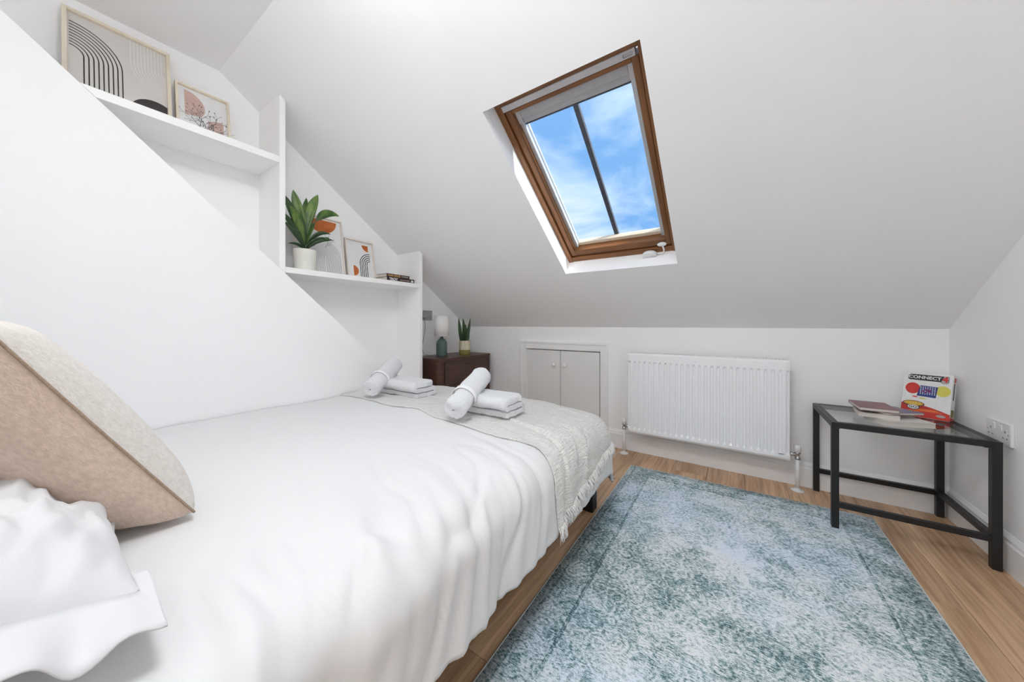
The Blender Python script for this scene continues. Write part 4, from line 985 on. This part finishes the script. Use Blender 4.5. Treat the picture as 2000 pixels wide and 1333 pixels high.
# ------------------------------------------------------------------ cushions
def pillow_surf(A, B, T, side, nu=56, nv=56, pinch=0.06, wr=0.0, seed=0.0, ex=2.6, pw=0.62):
    """half of a stuffed cover; local x width, z height, y thickness"""
    def fn(a, c):
        u, v = 2 * a - 1, 2 * c - 1
        su = math.sin(u * PI / 2) * 0.35 + u * 0.65; sv = math.sin(v * PI / 2) * 0.35 + v * 0.65
        x_ = A * su * (1 - pinch * (1 - sv * sv)); z_ = B * sv * (1 - pinch * (1 - su * su))
        e_ = max(0.0, (1 - abs(su) ** ex) * (1 - abs(sv) ** ex)) ** pw
        y_ = side * T * e_
        if wr:
            y_ += side * wr * (1 - (1 - e_) ** 2) * (fbm(x_ * 5 + z_ * 6 + seed, z_ * 15 - x_ * 3, seed, 3) + 0.4 * fbm(x_ * 22, z_ * 30 + seed, 2, 2))
        return (x_, y_, z_)
    return fn
cu = thing('cushion', 'plump beige linen cushion with a piped seam, propped on the white pillow', 'cushion', (0, 0, 0))
CUZ = Vector((0, -0.515, 0.857)).normalized(); CUX = Vector((-math.cos(0.34), -math.sin(0.34), 0)); CUE = Vector((-0.95, 0.20, -0.398))
CUZ = (CUZ - CUE * (CUZ.dot(CUX) / CUE.dot(CUX))).normalized(); CUY = CUZ.cross(CUX)
CA = 0.235
cu.location = Vector((-0.95, 0.20, 0.532)) + CUX * CA + CUZ * CA
cu.rotation_euler = Matrix((CUX, CUY, CUZ)).transposed().to_euler()
lm = mat('linen', (0.68, 0.54, 0.44), 0.9, c2=(0.58, 0.45, 0.36), vscale=170, stretch=(1, 1, 0.5), bump=0.5, bscale=420, bstretch=(1, 1, 0.6), sheen=0.2)
mat('linen_pale', (0.74, 0.70, 0.655), 0.9, c2=(0.66, 0.62, 0.57), vscale=170, stretch=(1, 1, 0.5), bump=0.5, bscale=420, bstretch=(1, 1, 0.6))
mat('piping', (0.40, 0.29, 0.21), 0.9, var=0.2, vscale=200)
mat('zip_edge', (0.30, 0.31, 0.34), 0.8, var=0.2, vscale=100)
mb = MB().grid(pillow_surf(CA, CA, 0.080, -1, wr=0.0025, seed=2.0, pinch=0.02, ex=3.6, pw=0.42), 56, 56)
mb.build('front_cover', 'linen_pale', cu, smooth=True, fix=True)
mb = MB().grid(pillow_surf(CA, CA, 0.105, 1, wr=0.005, seed=6.0, pinch=0.02, ex=3.6, pw=0.42), 56, 56)
mb.build('back_cover', 'linen', cu, smooth=True, fix=False)
f_ = pillow_surf(CA, CA, 0.1, 1, pinch=0.02); pts = []
for k in range(160):
    s_ = k / 40.0
    a, c = (s_, 0) if s_ < 1 else (1, s_ - 1) if s_ < 2 else (3 - s_, 1) if s_ < 3 else (0, 4 - s_)
    q_ = f_(a, c); pts.append((q_[0] * 1.004, 0, q_[2] * 1.004))
pts.append(pts[0])
MB().tube(pts, 0.0022, 6).build('piped_seam', 'piping', cu, smooth=True)

pl = thing('pillow', 'white oxford pillow with a wide flange at the head of the bed', 'pillow', (-1.02, -0.100, 0.612))
PX = Vector((1.0, 0.02, -0.02)).normalized(); PZ = Vector((0.0, -0.965, 0.26)); PZ = (PZ - PX * PZ.dot(PX)).normalized(); PYv = PZ.cross(PX)
pl.rotation_euler = Matrix((PX, PYv, PZ)).transposed().to_euler()
PA, PB, PT = 0.335, 0.19, 0.088
mb = MB().grid(pillow_surf(PA, PB, PT, 1, 80, 60, 0.03, wr=0.030, seed=1.3, ex=3.2, pw=0.6), 80, 60); mb.build('front_cover', 'pillow_cotton', pl, smooth=True, fix=False)
mb = MB().grid(pillow_surf(PA, PB, PT, -1, 80, 60, 0.03, wr=0.018, seed=4.4, ex=3.2, pw=0.6), 80, 60); mb.build('back_cover', 'pillow_cotton', pl, smooth=True, fix=True)
f_ = pillow_surf(PA, PB, PT, 1, pinch=0.03); mb = MB(); ring = []
NR = 240
for k in range(NR):
    s_ = 4.0 * k / NR
    a, c = (s_, 0) if s_ < 1 else (1, s_ - 1) if s_ < 2 else (3 - s_, 1) if s_ < 3 else (0, 4 - s_)
    ring.append((a, c))
for k, (a, c) in enumerate(ring):
    q_ = f_(a, c); u, v = 2 * a - 1, 2 * c - 1
    for r in range(7):
        s_ = r / 6
        fx = 1 if abs(u) > 0.999 else 0; fz = 1 if abs(v) > 0.999 else 0
        ext = 0.085 * s_; extz = 0.014 * s_
        wx = q_[0] + math.copysign(ext, u) * (max(0, (abs(u) - 0.86) / 0.14) if not fx else 1)
        wz = q_[2] + math.copysign(extz, v) * (max(0, (abs(v) - 0.80) / 0.20) if not fz else 1)
        wave = 0.014 * s_ * math.sin(k * 2 * PI * 9 / NR + 0.6) + 0.008 * s_ * math.sin(k * 2 * PI * 23 / NR)
        wave -= 0.012 * s_
        mb.v.append((wx, wave, wz))
for k in range(NR):
    k2 = (k + 1) % NR
    for r in range(6): mb.f.append((k * 7 + r, k2 * 7 + r, k2 * 7 + r + 1, k * 7 + r + 1))
mb.build('flange', 'pillow_cotton', pl, smooth=True, solid=0.0025, fix=False)

# ------------------------------------------------------------------ towels
def ribbon(path, tk):
    """closed outline of a thick 2-D ribbon following path"""
    L, R = [], []
    n = len(path)
    for i, p in enumerate(path):
        a, c = path[max(i - 1, 0)], path[min(i + 1, n - 1)]
        dx, dz = c[0] - a[0], c[1] - a[1]; l = math.hypot(dx, dz) or 1
        nx, nz_ = -dz / l * tk / 2, dx / l * tk / 2
        L.append((p[0] + nx, p[1] + nz_)); R.append((p[0] - nx, p[1] - nz_))
    return L, R
def towel_extrude(name, label, path, tk, length, loc, mtx3, seed, group, band=True, wob=0.004):
    t = thing(name, label, 'towel', loc, group=group); t.rotation_euler = mtx3.to_euler()
    L, R = ribbon(path, tk); loop = L + R[::-1]; k = len(loop); NS = 26
    mb = MB()
    for j in range(NS + 1):
        s_ = j / NS; x_ = (s_ - 0.5) * length; e_ = min(s_, 1 - s_); sh_ = 1 - 0.10 * max(0, 1 - e_ / 0.05) ** 2
        for i, (y_, z_) in enumerate(loop):
            dn = wob * fbm(x_ * 16 + seed, y_ * 22, z_ * 22 + seed, 2)
            mb.v.append((x_ + 0.006 * fbm(y_ * 30, z_ * 30, seed, 2) * (1 if e_ < 0.04 else 0), y_ * sh_ + dn, z_ * (1 if e_ > 0.05 else sh_) + dn * 0.6))
    for j in range(NS):
        for i in range(k):
            i2 = (i + 1) % k; mb.f.append((j * k + i, j * k + i2, (j + 1) * k + i2, (j + 1) * k + i))
    n2 = len(L)
    for base in (0, NS * k):
        for i in range(n2 - 1): mb.f.append((base + i, base + i + 1, base + k - 2 - i, base + k - 1 - i))
    smooth_angle(mb.build('terry_cloth', 'towel_terry', t, smooth=True), 60)
    return t
def serp(layers, width, pitch, z0):
    pts = []
    for k in range(layers):
        z = z0 + k * pitch; xs_ = [width * i / 14 for i in range(15)]
        if k % 2: xs_ = xs_[::-1]
        pts += [(x_, z + 0.0015 * math.sin(x_ * 60 + k)) for x_ in xs_]
        if k < layers - 1:
            ex, sg = (width, 1) if k % 2 == 0 else (0, -1)
            for i in range(1, 7):
                a = -PI / 2 + PI * i / 7; pts.append((ex + sg * pitch / 2 * math.cos(a), z + pitch / 2 + pitch / 2 * math.sin(a)))
    return pts
def spiral(turns, r1, r0, sq=1.0, n=90):
    return [((r0 + (r1 - r0) * (i / n)) * math.cos(2 * PI * turns * i / n), sq * (r0 + (r1 - r0) * (i / n)) * math.sin(2 * PI * turns * i / n)) for i in range(n + 1)]
ZTW = 0.528
def folded(label, xr, y0, seed, rz, z=ZTW, ln=0.29):
    path = [(y_ - 0.07, z_) for y_, z_ in serp(3, 0.125, 0.0305, 0.0125)]
    return towel_extrude('bath_towel', label, path, 0.0230, ln, (xr - ln / 2, y0 + 0.085, z), Matrix.Rotation(rz, 3, 'Z'), seed, 'folded bath towels on the throw', wob=0.005)
def rolled(label, a, c, seed):
    a, c = Vector(a), Vector(c); X = (c - a).normalized(); Yv = Vector((0, 0, 1)).cross(X).normalized(); Zv = X.cross(Yv)
    t = towel_extrude('hand_towel', label, spiral(3.75, 0.047, 0.006, 0.92), 0.0125, (c - a).length, (a + c) / 2, Matrix((X, Yv, Zv)).transposed(), seed, 'rolled hand towels on the throw', wob=0.005)
    mb = MB(); n_ = 48
    for j in range(5):
        for i in range(n_):
            an = 2 * PI * i / n_; rr = 0.0545 + 0.0008 * math.sin(j * PI / 4); mb.v.append((-0.062 + 0.026 * j / 4, rr * math.cos(an), 0.95 * rr * math.sin(an)))
    for j in range(4):
        for i in range(n_): mb.f.append((j * n_ + i, j * n_ + (i + 1) % n_, (j + 1) * n_ + (i + 1) % n_, (j + 1) * n_ + i))
    mb.build('woven_band', 'towel_band', t, smooth=True, solid=0.002)
    return t
folded('folded white bath towel under the roll, nearer the open side of the bed', -0.800, 1.128, 1.0, 0.02, 0.527)
folded('folded white bath towel under the roll, nearer the stair bulkhead', -1.420, 1.165, 5.0, 0.0, 0.527, 0.36)
rolled('rolled white hand towel resting on the folded towel nearer the radiator', (-0.955, 0.985, 0.577), (-1.035, 1.265, 0.680), 2.0)
rolled('rolled white hand towel resting on the folded towel nearer the bulkhead', (-1.635, 1.045, 0.577), (-1.795, 1.325, 0.680), 8.0)

bpy.context.view_layer.update()
